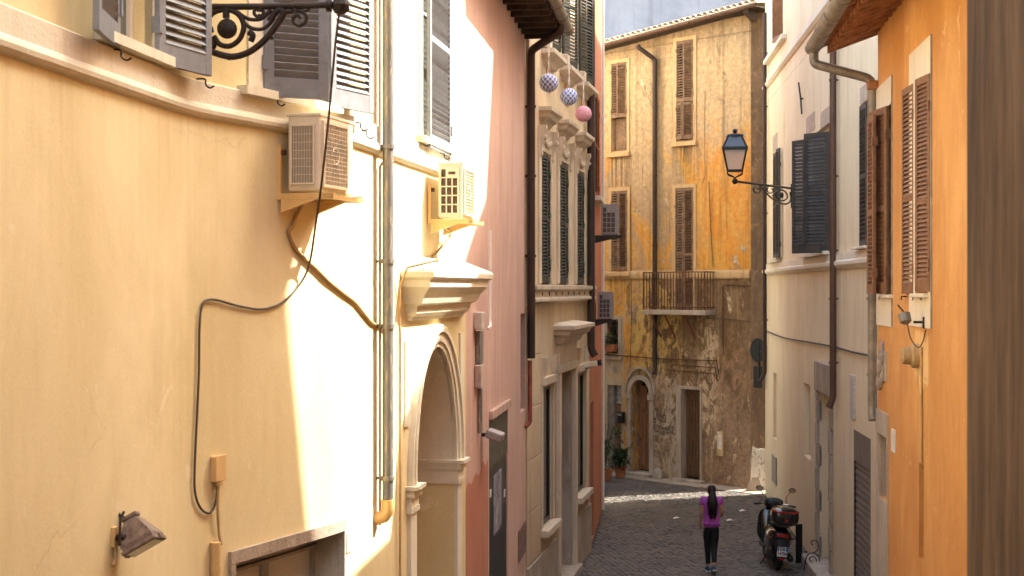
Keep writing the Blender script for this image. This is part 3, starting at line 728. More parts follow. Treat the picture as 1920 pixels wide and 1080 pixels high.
# ground floor openings
for i, t in enumerate(lw):
    f_ = obj('window', MB().box(t[0], t[0]+.05, -.088, -.04, *lz).box(t[1]-.05, t[1], -.088, -.04, *lz).box(t[0]+.05, t[1]-.05, -.088, -.04, lz[1]-.06, lz[1]).box(t[0]+.05, t[1]-.05, -.088, -.04, lz[0], lz[0]+.08), 'black_metal', SH, LS.M())
    obj('pane', MB().box(t[0]+.05, t[1]-.05, -.075, -.065, lz[0]+.08, lz[1]-.06), 'glass', f_, LS.M())
    obj('sill', MB().cornice([(0, lz[0]), (.14, lz[0]-.01), (.14, lz[0]-.11), (.05, lz[0]-.16), (0, lz[0]-.16)], t[0]-.06, t[1]+.06), 'stone', SH, LS.M())
    for xe in (t[0]-.16, t[1]+.06): obj('window_jamb', MB().bbox(xe, xe+.10, 0, .03, lz[0]+.02, lz[1]+.04, .012), 'stone', SH, LS.M())
    obj('window_head', MB().bbox(t[0]-.16, t[1]+.16, 0, .07, lz[1]+.045, lz[1]+.18, .012), 'stone', SH, LS.M())
    for e in (t[0]-.02, t[1]+.02): obj('bracket', MB().prof([(0, lz[1]+.5), (.10, lz[1]+.5), (.08, lz[1]+.3), (.05, lz[1]+.19), (0, lz[1]+.19)], e-.05, e+.05), 'stone', SH, LS.M())
d0, d1 = door
obj('portal_hood', MB().cornice([(0, 4.62), (.36, 4.56), (.36, 4.50), (.30, 4.46), (.27, 4.40), (.18, 4.35), (.12, 4.25), (0, 4.25)], d0-.12, d1+.12), 'stone', SH, LS.M())
obj('portal_frieze', MB().bbox(d0-.2, d1+.2, 0, .07, 3.90, 4.245, .012), 'stone', SH, LS.M())
for xe in (d0-.24, d1+.04): obj('door_jamb', MB().bbox(xe, xe+.20, 0, .08, 0, 3.74, .014), 'stone', SH, LS.M())
obj('portal_lintel', MB().bbox(d0-.26, d1+.26, 0, .10, 3.745, 3.895, .014), 'stone', SH, LS.M())
obj('reveal_stone', MB().box(d0-.0, d0+.02, -.78, -.002, .02, 3.74), 'worn_stone', SH, LS.M())
obj('door', MB().box(d0+.02, d1, -.79, -.74, .15, 3.74), 'wood_door', SH, LS.M())
obj('doorstep', MB().bbox(d0-.2, d1+.2, -.75, .18, -.05, .15, .02), 'worn_stone', SH, LS.M())
obj('plinth', MB().box(0.02, d0-.25, 0, .05, -.1, .95), 'worn_stone', SH, LS.M())
obj('plinth', MB().box(d1+.25, LS.L-.02, 0, .05, -.1, .95), 'worn_stone', SH, LS.M())
# large rendered blocks on the lower wall: thin proud ashlars
zs_ = [0.96, 1.76, 2.56, 3.36, 4.16, 4.93]
for k in range(5):
    for (xa, xb) in ((lw[0][1]+.2, LS.L-.05), (.12, lw[1][0]-.2)):
        if xb-xa > .15: obj('ashlar_block', MB().bbox(xa+(.0 if k%2 else .05), xb, 0, .022, zs_[k]+.008, zs_[k+1]-.008, .008), 'stone_wall', SH, LS.M())
for (xa, xb) in ((d1+.26, lw[0][0]-.19), (lw[1][1]+.19, d0-.28)):
    pass
obj('corner_pilaster', MB().bbox(LS.L-.30, LS.L-.05, 0, .05, 5.0, 11.8, .01), 'stone', SH, LS.M())
obj('corner_pilaster', MB().bbox(.12, .30, 0, .05, 5.3, 11.8, .01), 'stone', SH, LS.M())

# ---- red house, a thin slice further down
RH = thing('red_house', 'narrow slice of a brick red house behind the dark downpipe', 'house', LR.M(LR.L, 0, 0))
rx_ = LR.x
rw = [(rx_(1124), rx_(1116))]; rz_ = (LR.z(1120, 372), LR.z(1120, 178))
hs = [(rw[0][0], rw[0][1], rz_[0], rz_[1], .12), (rx_(1113), rx_(1107), .05, LR.z(1110, 755), .15)]
obj('wall', wall_skin(LR, 0, LR.L, Z0, 12, hs), 'red', RH, LR.M())
body(RH, LR, Z0, 12)
c = sum(rw[0])/2
for a_, b_ in ((rw[0][1]-.01, c+.01), (rw[0][0]+.01, c-.01)):
    leafW(RH, LR, a_, b_, -.02, -.02, rz_[0], rz_[1], M['red_shutter'], pitch=.055, sep=False, rails=(.5,))
obj('sill', MB().cornice([(0, rz_[0]), (.14, rz_[0]), (.14, rz_[0]-.1), (0, rz_[0]-.16)], rw[0][0]-.05, rw[0][1]+.05), 'stone', RH, LR.M())
obj('door', MB().box(rx_(1113), rx_(1107), -.15, -.12, .05, LR.z(1110, 755)), 'wood_door', RH, LR.M())
CH = thing('cream_house', 'sliver of sunlit cream wall at the end of the left row of houses', 'house', LE.M(LE.L, 0, 0))
obj('wall', wall_skin(LE, 0, LE.L, Z0, 13.0), 'cream', CH, LE.M())
body(CH, LE, Z0, 13.0, back=.05)
LX = Wall((-6, 44.5), E1)
obj('side_wall', wall_skin(LX, 0, LX.L, Z0, 13.0), 'cream', CH, LX.M())

# ------------------------------------------------------------------ grey-blue high wall far behind
GH = thing('background_building', 'tall windowless grey blue building rising behind the ochre roof', 'building', T((8, 56, 0)))
obj('wall', MB().box(-9, 30, 56, 66, 0, 21), 'grey_wall', GH)
obj('parapet', MB().box(-9.2, 30.2, 55.8, 66.2, 21, 21.4), 'worn_stone', GH)
# ------------------------------------------------------------------ ochre house closing the street
def ochre_mat():
    m, t, b = mat_new('weathered_ochre_plaster', 0.92); g = NG(t)
    sp = g.z().outputs; z = sp[2]; x = sp[0]
    big = g.noise((1, 1, .7), .6, 9, .68, .8)
    med = g.noise((1, 1, .55), 1.7, 10, .72, .8, (4, 0, 2))
    fine = g.noise((1, 1, 1), 9, 9, .78)
    A, Mu, S = (lambda p, q: g.math('ADD', p, q)), (lambda p, q: g.math('MULTIPLY', p, q)), (lambda p, q: g.math('SUBTRACT', p, q))
    zn = A(z, Mu(S(med, .5), 3.0)); xn = A(x, Mu(S(big, .5), 3.0))
    # limewash: ochre over tan
    c = g.mix(g.ramp(med, .42, .56), (0.66, 0.30, 0.05), (0.68, 0.38, 0.09))
    c = g.mix(g.ramp(big, .47, .56), c, (0.46, 0.31, 0.17))
    # washed-out grey tan high up
    c = g.mix(Mu(g.ramp(A(z, Mu(S(big, .5), 7)), 8.0, 9.6), .88), c, g.mix(g.ramp(fine, .3, .7), (0.48, 0.34, 0.19), (0.56, 0.40, 0.23)))
    # a strongly orange field right of the french window
    o = Mu(g.ramp(xn, 4.7, 5.3), Mu(g.ramp(zn, 5.4, 5.9), g.ramp(zn, 9.3, 8.4)))
    c = g.mix(Mu(o, .85), c, g.mix(g.ramp(med, .4, .6), (0.72, 0.28, 0.035), (0.70, 0.36, 0.075)))
    # below the string course: dirty brown right of the yellow strip
    lowm = g.ramp(A(z, Mu(S(med, .5), .9)), 5.70, 5.50)
    side = g.ramp(A(x, Mu(S(med, .5), 2.4)), 3.3, 3.7)
    brown = g.mix(g.ramp(g.noise((1, 1, .5), 2.2, 10, .75, .5, (5, 5, 5)), .42, .60), (0.13, 0.08, 0.042), (0.29, 0.19, 0.105))
    c = g.mix(Mu(Mu(lowm, side), .93), c, brown)
    # reddish bare render near the ground
    dn = g.ramp(A(z, Mu(S(med, .5), 3.5)), 2.6, 1.7)
    c = g.mix(Mu(dn, Mu(side, .9)), c, g.mix(g.ramp(A(Mu(fine, .35), Mu(big, .65)), .40, .60), (0.19, 0.115, 0.068), (0.36, 0.245, 0.16)))
    pe2 = g.noise((1, 1, .55), 3.1, 12, .75, 1.0, (1, 13, 8))
    # flaked spots showing pale undercoat, sharp edged
    pe = g.noise((1, 1, .40), 2.6, 12, .74, 1.2, (11, 3, 5))
    pk = g.ramp(A(pe, g.ramp(z, 5.4, 1.0, 0, .05)), .60, .61)
    c = g.mix(pk, c, g.mix(g.ramp(fine, .4, .6), (0.48, 0.33, 0.19), (0.66, 0.50, 0.31)))
    pe3 = g.noise((1, 1, .8), 6.5, 8, .7, 1.5, (21, 3, 15))
    c = g.mix(g.ramp(pe3, .655, .665), c, (0.70, 0.38, 0.11))
    # rain streaks, dark and pale
    st = g.noise((3.2, 3.2, .13), 1.6, 9, .72, .4, (2, 2, 7))
    c = g.mix(Mu(g.ramp(st, .52, .68), .55), c, (0.11, 0.068, 0.038))
    hl = g.noise((7, 7, .22), 1.7, 9, .74, .4, (9, 2, 1))
    c = g.mix(Mu(g.ramp(hl, .59, .66), .45), c, (0.62, 0.46, 0.27))
    # soot under the eave line and along the string course
    c = g.mix(Mu(g.ramp(A(z, Mu(S(st, .5), 3)), 11.2, 12.3), .6), c, (0.15, 0.10, 0.06))
    # runs tied to sills, balcony and pipe bends; plaster lost in the damp zone between the doors
    s = A(Mu(g.math('SUBTRACT', x, FA.A.x), FA.d.x), Mu(g.math('SUBTRACT', sp[1], FA.A.y), FA.d.y))
    run = g.ramp(g.noise((6, 6, .12), 2.0, 8, .75, .3, (8, 4, 2)), .44, .60)
    for (u0, u1, v, ln, am) in ((1143, 1182, 290, 2.6, .9), (1262, 1312, 272, 1.3, .95), (1143, 1182, 508, 1.2, .8), (1203, 1322, 590, 1.9, .8), (1222, 1244, 110, 5.5, .6), (1400, 1412, 30, 9, .8)):
        s0, s1 = FA.x(u1), FA.x(u0); zt = FA.z((u0+u1)/2, v)
        mk = Mu(Mu(g.ramp(s, s0-.12, s0+.05), g.ramp(s, s1+.12, s1-.05)), Mu(g.ramp(z, zt-ln, zt-.1), g.math('LESS_THAN', z, zt)))
        c = g.mix(Mu(Mu(mk, run), am), c, (0.085, 0.052, 0.03))
    for (u0, u1, v0, v1, col, am) in ((1220, 1272, 690, 900, (0.44, 0.34, 0.24), .04), (1316, 1348, 600, 800, (0.56, 0.42, 0.28), .04), (1180, 1270, 500, 700, (0.58, 0.38, 0.12), .03), (1345, 1400, 640, 900, (0.34, 0.20, 0.12), .02)):
        s0, s1 = FA.x(u1), FA.x(u0); zb_, zt = FA.z((u0+u1)/2, v1), FA.z((u0+u1)/2, v0)
        mk = Mu(Mu(g.ramp(s, s0-.35, s0+.1), g.ramp(s, s1+.35, s1-.1)), Mu(g.ramp(z, zt+.3, zt-.4), g.ramp(z, zb_-.3, zb_+.2)))
        c = g.mix(Mu(g.ramp(A(pe2, Mu(mk, am*2)), .555, .575), mk), c, col)
    c = g.mix(.24, c, g.mix(g.ramp(fine, .36, .64), (.10, .10, .10), (.92, .92, .92)), 'OVERLAY')
    g.l(c, b.inputs['Base Color'])
    h = A(Mu(pk, -1.5), A(Mu(fine, 1.2), g.noise((1, 1, 1), 30, 6, .7)))
    bump_to(g, b, h, .9, .025)
    return m
M['ochre'] = ochre_mat()
M['trim_ochre'] = plaster('ochre_trim_plaster', (0.50, 0.33, 0.16), (0.58, 0.40, 0.21), (0.18, 0.11, 0.06), .7, sc=3, bump=.7)
OH = thing('ochre_house', 'weathered ochre house with peeling plaster and small balcony closing the street', 'house', FA.M(0, 0, 0))
fx = FA.x; fz = FA.z
FL = FA.L + 9
def fr(u0, u1, v0, v1):       # x range and heights of a pixel rectangle on the facade
    um = (u0+u1)/2; return (fx(u1), fx(u0), fz(um, v1), fz(um, v0))
win_ul = fr(1147, 1176, 118, 283); win_ur = fr(1269, 1301, 76, 262)
win_ll = fr(1147, 1177, 358, 507); win_lr = fr(1267, 1301, 352, 579)
arch = fr(1184, 1219, 712, 893); dr1 = fr(1276, 1315, 730, 897); dr0 = fr(1139, 1165, 722, 885); gw = fr(1140, 1160, 602, 662)
hs = [(*win_ul, .13), (*win_ur, .13), (*win_ll, .13), (*win_lr, .13), (arch[0], arch[1], 0.06, arch[3], .40), (dr1[0], dr1[1], 0.10, dr1[3], .26), (dr0[0], dr0[1], .1, dr0[3], .2), (*gw, .2)]
ZR = FA.z(1408, 26); ZL = FA.z(1140, 97)
sk = holes_mesh(0, FL, Z0, ZL-.05, hs, lambda s, n, z: (s, n, z))
xs_t = sorted(set([0, FL] + [h[i] for h in hs for i in (0, 1)])); zt_of = lambda q: ZL-.049 + (ZR-ZL+.049)*(1-q/FL)
for q0, q1 in zip(xs_t, xs_t[1:]): sk.quad((q0, 0, ZL-.05), (q1, 0, ZL-.05), (q1, 0, zt_of(q1)), (q0, 0, zt_of(q0)))
obj('wall', sk.mesh('wall', weld=True), 'ochre', OH, FA.M())
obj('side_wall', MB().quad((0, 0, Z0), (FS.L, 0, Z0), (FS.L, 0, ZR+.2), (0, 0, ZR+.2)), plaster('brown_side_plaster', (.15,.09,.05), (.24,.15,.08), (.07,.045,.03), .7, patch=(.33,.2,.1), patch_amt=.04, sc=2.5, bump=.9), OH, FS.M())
body(OH, FA, Z0, ZL-.3, 6, .9, 0.05, FL)
body(OH, FA, Z0, ZL-.3, 6, .0, FL-.05, FL)
# lower left part rendered in paler plaster
obj('sunlit_patch', MB().poly([(fx(1165)-.0+0.0, .0)] and [(fx(1171), .0), (fx(1171), 2.2), (fx(1170), 3.7), (fx(1163), 5.0), (FL-.1, 5.2), (FL-.1, 0)], -.001, .006) if False else MB(), None, OH) if False else None
def with_holes(x0, x1, z0, z1, hl, n): 
    return holes_mesh(x0, x1, z0, z1, [(max(h[0], x0), min(h[1], x1), max(h[2], z0), min(h[3], z1), n+.0) for h in hl], lambda s, nn, z: (s, nn+n, z))
dA = (dr0[0], dr0[1], .1, dr0[3]); 
obj('render_patch', with_holes(fx(1170), FL-.05, 0.0, fz(1155, 592), [dA, gw], .008), plaster('grey_tan_render', (.42,.33,.22), (.52,.41,.28), (.2,.14,.09), .6, patch=(.50,.30,.10), patch_amt=.03, sc=2, bump=.6), OH, FA.M())
# string courses
zc = fz(1285, 516)
obj('string_course', MB().prof([(0, zc-.10), (.035, zc-.09), (.05, zc-.03), (.05, zc+.05), (.03, zc+.12), (0, zc+.13)], 0.03, FL), 'trim_ochre', OH, FA.M())
# window surrounds
def surround(r, wd=.10, sill=True, pr=.03):
    x0, x1, z0, z1 = r
    obj('window_surround', MB().box(x0-wd, x0, 0, pr, z0-.05, z1).box(x1, x1+wd, 0, pr, z0-.05, z1).box(x0-wd, x1+wd, 0, pr+.002, z1, z1+wd), 'trim_ochre', OH, FA.M())
    if sill: obj('sill', MB().bbox(x0-wd-.03, x1+wd+.03, -.1, .10, z0-.17, z0-.052, .012), 'trim_ochre', OH, FA.M())
for r in (win_ul, win_ur, win_ll): surround(r)
surround(win_lr, .09, False)
OS = M['old_shutter']
def pair(r, zs, ajar=(0, 0), **k):
    c = (r[0]+r[1])/2
    leafW(OH, FA, r[1]-.005, c+.005, .02, .02+ajar[0], *zs, OS, sep=False, pitch=.07, stile=.045, tilt=38, **k)
    leafW(OH, FA, r[0]+.005, c-.005, .02, .02+ajar[1], *zs, OS, sep=False, pitch=.07, stile=.045, tilt=38, **k)
um = 1162
pair(win_ul, (fz(um, 221), win_ul[3]-.01), (.04, .10))
pair(win_ur, (fz(1285, 191), win_ur[3]-.01), (.02, .08))
pair(win_ur, (win_ur[2]+.01, fz(1285, 192.5)), (.12, .12))
pair(win_ll, (win_ll[2], win_ll[3]-.01), (.02, .03))
pair(win_lr, (win_lr[2]+.01, win_lr[3]-.01), (.03, .03), rails=(.45,))
obj('window', MB().box(win_ul[0], win_ul[1], -.12, -.10, win_ul[2], fz(um, 221)).box(win_ul[0]+.10, win_ul[0]+.16, -.099, -.06, win_ul[2], fz(um, 221)).box(win_ul[1]-.06, win_ul[1], -.099, -.06, win_ul[2], fz(um, 221)), 'old_shutter', OH, FA.M())
for r in (win_ur, win_ll, win_lr): obj('pane', MB().box(r[0], r[1], -.125, -.11, r[2], r[3]), 'glass', OH, FA.M())
# gutter following the eave, tiles above it, lit by the sun
tilt_ = math.atan2(ZR-ZL, 0.0-FA.x(1140)) ; tl = math.atan2(ZL-ZR, FA.x(1140))
RM = FA.M(0, 0, ZR) @ Ry(-tl)
class RF:      # sloping eave frame
    L = FL+1.0
    @staticmethod
    def M(x=0, n=0, z=0): return RM @ T((x, n, z))
obj('eave_board', MB().box(-.45, RF.L, -.3, .42, .04, .08), 'dark_wood', OH, RM)
gutter(OH, RF, -.5, RF.L, .47, .10, .085, mat='brown_pipe')
rooftiles(OH, RF, -.5, RF.L, .50, .12, 6, 8, 9, wd=.19, mat='pale_tile', single=True)
obj('eave_bracket', MB().prof([(0, .03), (.38, .03), (.36, -.05), (.05, -.22), (0, -.22)], -.18, -.02), 'dark_wood', OH, RM)
# balcony
bx0, bx1 = fx(1322), fx(1203); zb = fz(1262, 581, .3)
b0 = FA.x(1322, .5); b1 = FA.x(1203, .5)
bx0, bx1 = b0, b1; BN = .5
obj('balcony_slab', MB().bbox(bx0, bx1, 0, BN, zb-.13, zb, .015), 'worn_stone', OH, FA.M())
rail = MB(); zt_ = zb+1.02
rail.box(bx0+.03, bx1-.03, BN-.05, BN-.02, zt_-.03, zt_).box(bx0+.03, bx1-.03, BN-.048, BN-.022, zb+.06, zb+.085)
for x in (bx0+.03, bx1-.055): rail.box(x, x+.025, .0, BN-.05, zt_-.03, zt_).box(x, x+.025, 0, BN-.05, zb+.06, zb+.085)
for x in (bx0+.03, bx1-.055): rail.box(x-.003, x+.028, BN-.052, BN-.018, zb, zt_+.003)
RL = obj('balcony_railing', rail, 'rust', OH, FA.M())
bar = MB().box(-.009, .009, -.009, .009, 0, 1.0).mesh('baluster'); bar.materials.append(M['rust'])
nb = 20
for i in range(nb+1): obj('baluster', bar, None, RL, FA.M(bx0+.045+(bx1-bx0-.09)*i/nb, BN-.035, zb+.0))
for x in (bx0+.042, bx1-.042):
    for k in range(3): obj('baluster', bar, None, RL, FA.M(x, .1+.12*k, zb))
for u0, u1 in ((1217, 1258), (1243, 1291), (1280, 1319)):
    xa = FA.x(u0+3, .42); 
    obj('balcony_strut', MB().tube([(xa, .42, zb-.13), (xa-.03, .01, zb-.75)], .022, 6), paint('red_oxide_iron', (.16,.045,.03), .6), OH, FA.M())
# arched doorway
x0, x1, z0, z1 = arch; cx = (x0+x1)/2; rx = (x1-x0)/2; zsp = z1-rx*1.15; rz = rx*1.15
A = lambda k, kz=None: [(cx-(rx+k)*math.cos(math.pi*i/20), zsp+(rz+(k if kz is None else kz))*math.sin(math.pi*i/20)) for i in range(21)]
arc = A(0)
mb = MB().poly([(x0, z1+.002)] + arc[:11], -.38, 0.001).poly(arc[10:] + [(x1, z1+.002)], -.38, 0.001)
obj('arch_soffit', mb, 'ochre', OH, FA.M())
obj('archivolt', MB().strip(A(.0), A(.13), -.01, .06), 'worn_stone', OH, FA.M(), smooth=40)
obj('drip_mould', MB().strip(A(.16, .30), A(.20, .36), -.01, .07), 'worn_stone', OH, FA.M(), smooth=40)
for e in (x0-.13, x1):
    obj('jamb', MB().bbox(e, e+.13, -.01, .06, 0.05, zsp-.16, .01), 'worn_stone', OH, FA.M())
    obj('impost', MB().bbox(e-.03, e+.16, -.01, .10, zsp-.155, zsp-.01, .01), 'worn_stone', OH, FA.M())
D = obj('door', MB().box(x0, x1, -.39, -.33, .15, zsp+.02), 'wood_door2', OH, FA.M())
for i in range(2):
    for j in range(3):
        xa = x0+.05+i*(x1-x0)/2; xb = x0+(i+1)*(x1-x0)/2-.04; za = .25+j*.78; obj('door_panel', MB().bbox(xa, xb, -.335, -.305, za, za+.68, .012), 'wood_door2', D, FA.M())
obj('fanlight', MB().poly([(x0, zsp+.02)] + arc[1:-1] + [(x1, zsp+.02)], -.37, -.36), 'glass', D, FA.M())
fl = MB()
for k in range(1, 6):
    q = math.pi*k/6; fl.tube([(cx, -.345, zsp+.03), (cx-rx*.97*math.cos(q), -.345, zsp+rz*.97*math.sin(q))], .009, 5)
obj('fanlight_bars', fl, 'rust', D, FA.M())
obj('doorstep', MB().bbox(x0-.15, x1+.15, -.35, .25, 0, .12, .02), 'worn_stone', OH, FA.M())
# plank door
x0, x1, z0, z1 = dr1
fr_ = obj('door_frame', MB().box(x0-.02, x0+.03, -.25, .03, .1, z1).box(x1-.03, x1+.12, -.25, .035, .1, z1).box(x0-.02, x1+.12, -.25, .04, z1, z1+.09), 'worn_stone', OH, FA.M())
D = obj('door', MB().box(x0+.03, x1-.03, -.26, -.22, .12, z1-.0), 'wood_door', OH, FA.M())
n = 6
for i in range(n):
    xa = x0+.03+(x1-x0-.06)*i/n; obj('plank', MB().bbox(xa+.004, xa+(x1-x0-.06)/n-.004, -.225, -.205+random.uniform(0,.006), .40, z1-.30, .004), 'wood_door', D, FA.M())
for za, zb_ in ((.14, .38), (z1-.28, z1-.02)): obj('door_rail', MB().bbox(x0+.04, x1-.04, -.225, -.195, za, zb_, .01), 'wood_door', D, FA.M())
obj('handle', MB().ball(((x0+x1)/2+.05, -.18, 1.1), .03), 'rust', D, FA.M())
obj('doorstep', MB().bbox(x0-.15, x1+.2, -.2, .22, 0, .10, .02), 'worn_stone', OH, FA.M())
# left door with grille
x0, x1, z0, z1 = dr0
D = obj('door', MB().box(x0, (x0+x1)/2+.04, -.19, -.15, .1, z1-.55), 'wood_door2', OH, FA.M())
obj('door_frame', MB().box((x0+x1)/2+.04, x1, -.20, -.02, .1, z1), paint('grey_reveal', (.22,.19,.16), .8), OH, FA.M())
gr = MB()
for i in range(6): xa = x0+.03+i*((x1-x0)/2)/6; gr.box(xa, xa+.015, -.16, -.14, z1-.53, z1)
for i in range(4): gr.box(x0, (x0+x1)/2+.04, -.162, -.138, z1-.5+i*.14, z1-.487+i*.14)
obj('door_grille', gr, 'white_frame', D, FA.M())
obj('pane', MB().box(x0, (x0+x1)/2+.04, -.19, -.18, z1-.55, z1), 'glass', D, FA.M())
# barred window above it
x0, x1, z0, z1 = gw
W_ = obj('window', MB().box(x0, x1, -.19, -.17, z0, z1), 'glass', OH, FA.M())
gr = MB()
for i in range(7):
    t = i/6; gr.tube([(x0+(x1-x0)*t, .03, z0), (x0+(x1-x0)*(1-t), .03, z1)], .009, 5)
for i in range(3): gr.tube([(x0, .03, z0+(z1-z0)*(i+.5)/3), (x1, .03, z0+(z1-z0)*(i+.5)/3)], .009, 5)
obj('window_grille', gr, 'iron', W_, FA.M())
obj('window_surround', MB().box(x0-.13, x0, 0, .03, z0-.1, z1).box(x1, x1+.1, 0, .03, z0-.1, z1).box(x0-.13, x1+.1, 0, .032, z1, z1+.1).box(x0-.15, x1+.12, 0, .06, z0-.18, z0-.1), 'worn_stone', OH, FA.M())
for u in (1152, 1158): 
    xx, zz = FA.xz(u, 691); obj('round_vent', MB().lathe([(.075, 0), (.075, .02), (.05, .02), (.05, .005)], 14, (0,0,0), Matrix.Translation((xx, .008, zz)) @ Rx(R(-90))), 'worn_stone', OH, FA.M())
obj('plate', MB().box(fx(1131)-.05, fx(1131)+.11, .008, .02, fz(1131, 790), fz(1131, 773)), 'white_plate', OH, FA.M())
# sunlight low on the side face, painted as a pale patch, brickwork quoins, shutters on the side
obj('sunlit_patch', MB().poly([(FS.x(1406), .02), (FS.x(1434)-.3, .02), (FS.x(1434)-.3, FS.z(1420, 842)), (FS.x(1420), FS.z(1420, 842)), (FS.x(1410)-.0, FS.z(1410, 836))], -.001, .02), 'sun_patch', OH, FS.M())
def shL(u0, u1, v0, v1, P, mat, lab=None):
    pass
Y_ = 37.2
for (u0, u1, v0, v1, mt) in ((1411, 1425, 330, 484, 'slate_shutter'), (1421, 1433, 4, 120, 'brown_shutter')):
    P = Vector(((u1-960)/FPX*Y_, Y_)); Q = Vector(((u0-960)/FPX*(Y_-.15), Y_-.15))
    leaf(OH, (P.x, P.y), (Q.x, Q.y), zp(Y_, v1), zp(Y_, v0), M[mt], sep=False, pitch=.07, rails=(.5,), stile=.05)
# loose corner bricks / quoins showing where plaster fell
br = MB().bbox(-.11, .11, -.02, .012, -.028, .028, .006).mesh('brick'); br.materials.append(paint('exposed_brick', (.28,.17,.10), .9, var=.4, grime=(.45,.34,.22), gr=.9, sc=9))
for i in range(0):
    z = 5.7 + (i//2)*.068 + random.uniform(-.008,.008); x = .10 + (i%2)*.235 + (.09 if (i//2)%2 else 0) 
    if random.random() < .6 and x < .42: obj('brick', br, None, OH, FA.M(x, 0.001, z))
# ---- downpipe and wires of the ochre house
def pipe_thing(label, name, Mx, pts, r, mat, cat='downpipe', clips=(), seg=12, group=None, sm=True):
    t = thing(name, label, cat, Mx(pts[-1]), group)
    return t
def downpipe(label, W, pts, r, mat, clips=(), name='downpipe', cat='downpipe', group=None, wall_n=0.0):
    """pts are (x, n, z) in the wall's frame, top to bottom"""
    t = thing(name, label, cat, W.M(*pts[-1]), group)
    sp = []
    for i, p in enumerate(pts):        # round the bends
        p = Vector(p)
        if 0 < i < len(pts)-1:
            a = Vector(pts[i-1]); c = Vector(pts[i+1]); k = min(.09, (a-p).length*.4, (c-p).length*.4)
            q0 = p+(a-p).normalized()*k; q1 = p+(c-p).normalized()*k
            for j in range(5): s = j/4; sp.append((1-s)**2*q0+2*s*(1-s)*p+s*s*q1)
        else: sp.append(p)
    obj('pipe', MB().tube(sp, r, 14), mat, t, W.M(), smooth=50)
    for (x, n, z) in clips:
        obj('clip', MB().tube([(x, n, z-.018), (x, n, z+.018)], r*1.22, 14).box(x-.012, x+.012, min(n, wall_n+.001), max(n, wall_n+.001), z-.012, z+.012), mat, t, W.M(), smooth=40)
    return t
x = fx(1232); 
downpipe('dark brown downpipe running past the balcony of the ochre house', FA, [(FA.x(1196,.47), .47, fz(1196, 92)), (FA.x(1200,.4), .45, fz(1198, 96)), (x, .10, fz(1232, 112)), (x, .10, fz(1232, 690)), (x, .16, fz(1232, 700))], .062, 'dark_pipe',
         [(x, .10, fz(1232, v)) for v in (200, 330, 460, 640)])
def wire(label, W, pts, r=.012, mat='cable_dark', name='wall_cable', cat='cable', smoothit=False, group=None):
    o = obj(name, MB().tube(smooth_pts(pts, 5) if smoothit else pts, r, 6), mat, None, W.M(), smooth=60); return tag(o, label, cat, group)
def fw(*uv, n=.02): return [(*(lambda a: (a[0], n, a[1]))(FA.xz(u, v)),) for u, v in uv]
wire('thin wire crossing the ochre wall below the balcony struts', FA, fw((1125, 664), (1180, 668), (1262, 674), (1345, 676), (1348, 700), n=.03), .014, 'rust')
wire('bent conduit over the plank door of the ochre house', FA, fw((1258, 687), (1262, 684), (1342, 689), (1346, 715)), .012, 'rust')
wire('lower conduit loop above the plank door lintel', FA, fw((1252, 694), (1300, 697), (1338, 700), (1345, 712)), .012, 'rust')
wire('square conduit run on the brown plaster right of the balcony', FA, fw((1406, 536), (1360, 534), (1356, 538), (1356, 640), (1357, 665), n=.02), .012, 'rust')
wire('slack wire sagging across the brown plaster above the round sign', FA, fw((1325, 597), (1365, 598), (1406, 603)), .009, 'cable_dark')
wire('vertical wire hanging on the yellow plaster left of the downpipe', FA, fw((1183, 375), (1184, 480), (1185, 600), (1182, 690)), .008, 'cable_dark')
wire('thin old conduit above the french window of the ochre house', FA, fw((1330, 340), (1333, 420), (1338, 500)), .008, 'cable_dark')
wire('vertical conduit beside the upper right window of the ochre house', FA, fw((1322, 170), (1321, 250), (1322, 330), (1316, 345)), .010, 'trim_ochre')
# graffiti: hand-written scrawl in two lines, as strokes
def scrawl(name, W, u0, v0, u1, v1, words, parent):
    cu = bpy.data.curves.new(name, 'FONT'); cu.body = words; cu.size = 1; cu.extrude = 0.002; cu.shear = .25; cu.space_line = .72; cu.offset = .0
    o = bpy.data.objects.new(name, cu); COL.objects.link(o)
    bpy.context.view_layer.update(); d = o.dimensions.copy()
    dg = bpy.context.evaluated_depsgraph_get(); me = bpy.data.meshes.new_from_object(o.evaluated_get(dg)); bpy.data.objects.remove(o)
    xs = [v.co.x for v in me.vertices]; ys = [v.co.y for v in me.vertices]
    xa, xb = W.x(u0), W.x(u1); zb, zt = W.z((u0+u1)/2, v1), W.z((u0+u1)/2, v0)
    mnx, mxx, mny, mxy = min(xs), max(xs), min(ys), max(ys)
    for v in me.vertices:
        tx = (v.co.x-mnx)/(mxx-mnx); ty = (v.co.y-mny)/(mxy-mny)
        v.co = (xa+(xb-xa)*tx, .004 + v.co.z, zb+(zt-zb)*ty + .03*math.sin(tx*9))
    me.materials.clear(); me.materials.append(paint('faded_black_spray', (.06,.045,.035), .8, var=.3, grime=(.3,.22,.15), gr=.9, sc=12))
    return obj(name, me, None, parent, W.M())
scrawl('graffiti', FA, 1225, 768, 1262, 814, 'Olinda\nRomanella', OH)
# ------------------------------------------------------------------ beige house on the right
BH = thing('beige_house', 'tall pinkish beige house on the right with dark shutters and a roller door', 'house', RW.M(0, 0, 0))
bx = RW.x; bz = RW.z
def wr(u0, u1, v0, v1): um = (u0+u1)/2; return (bx(u1), bx(u0), bz(um, v1), bz(um, v0))
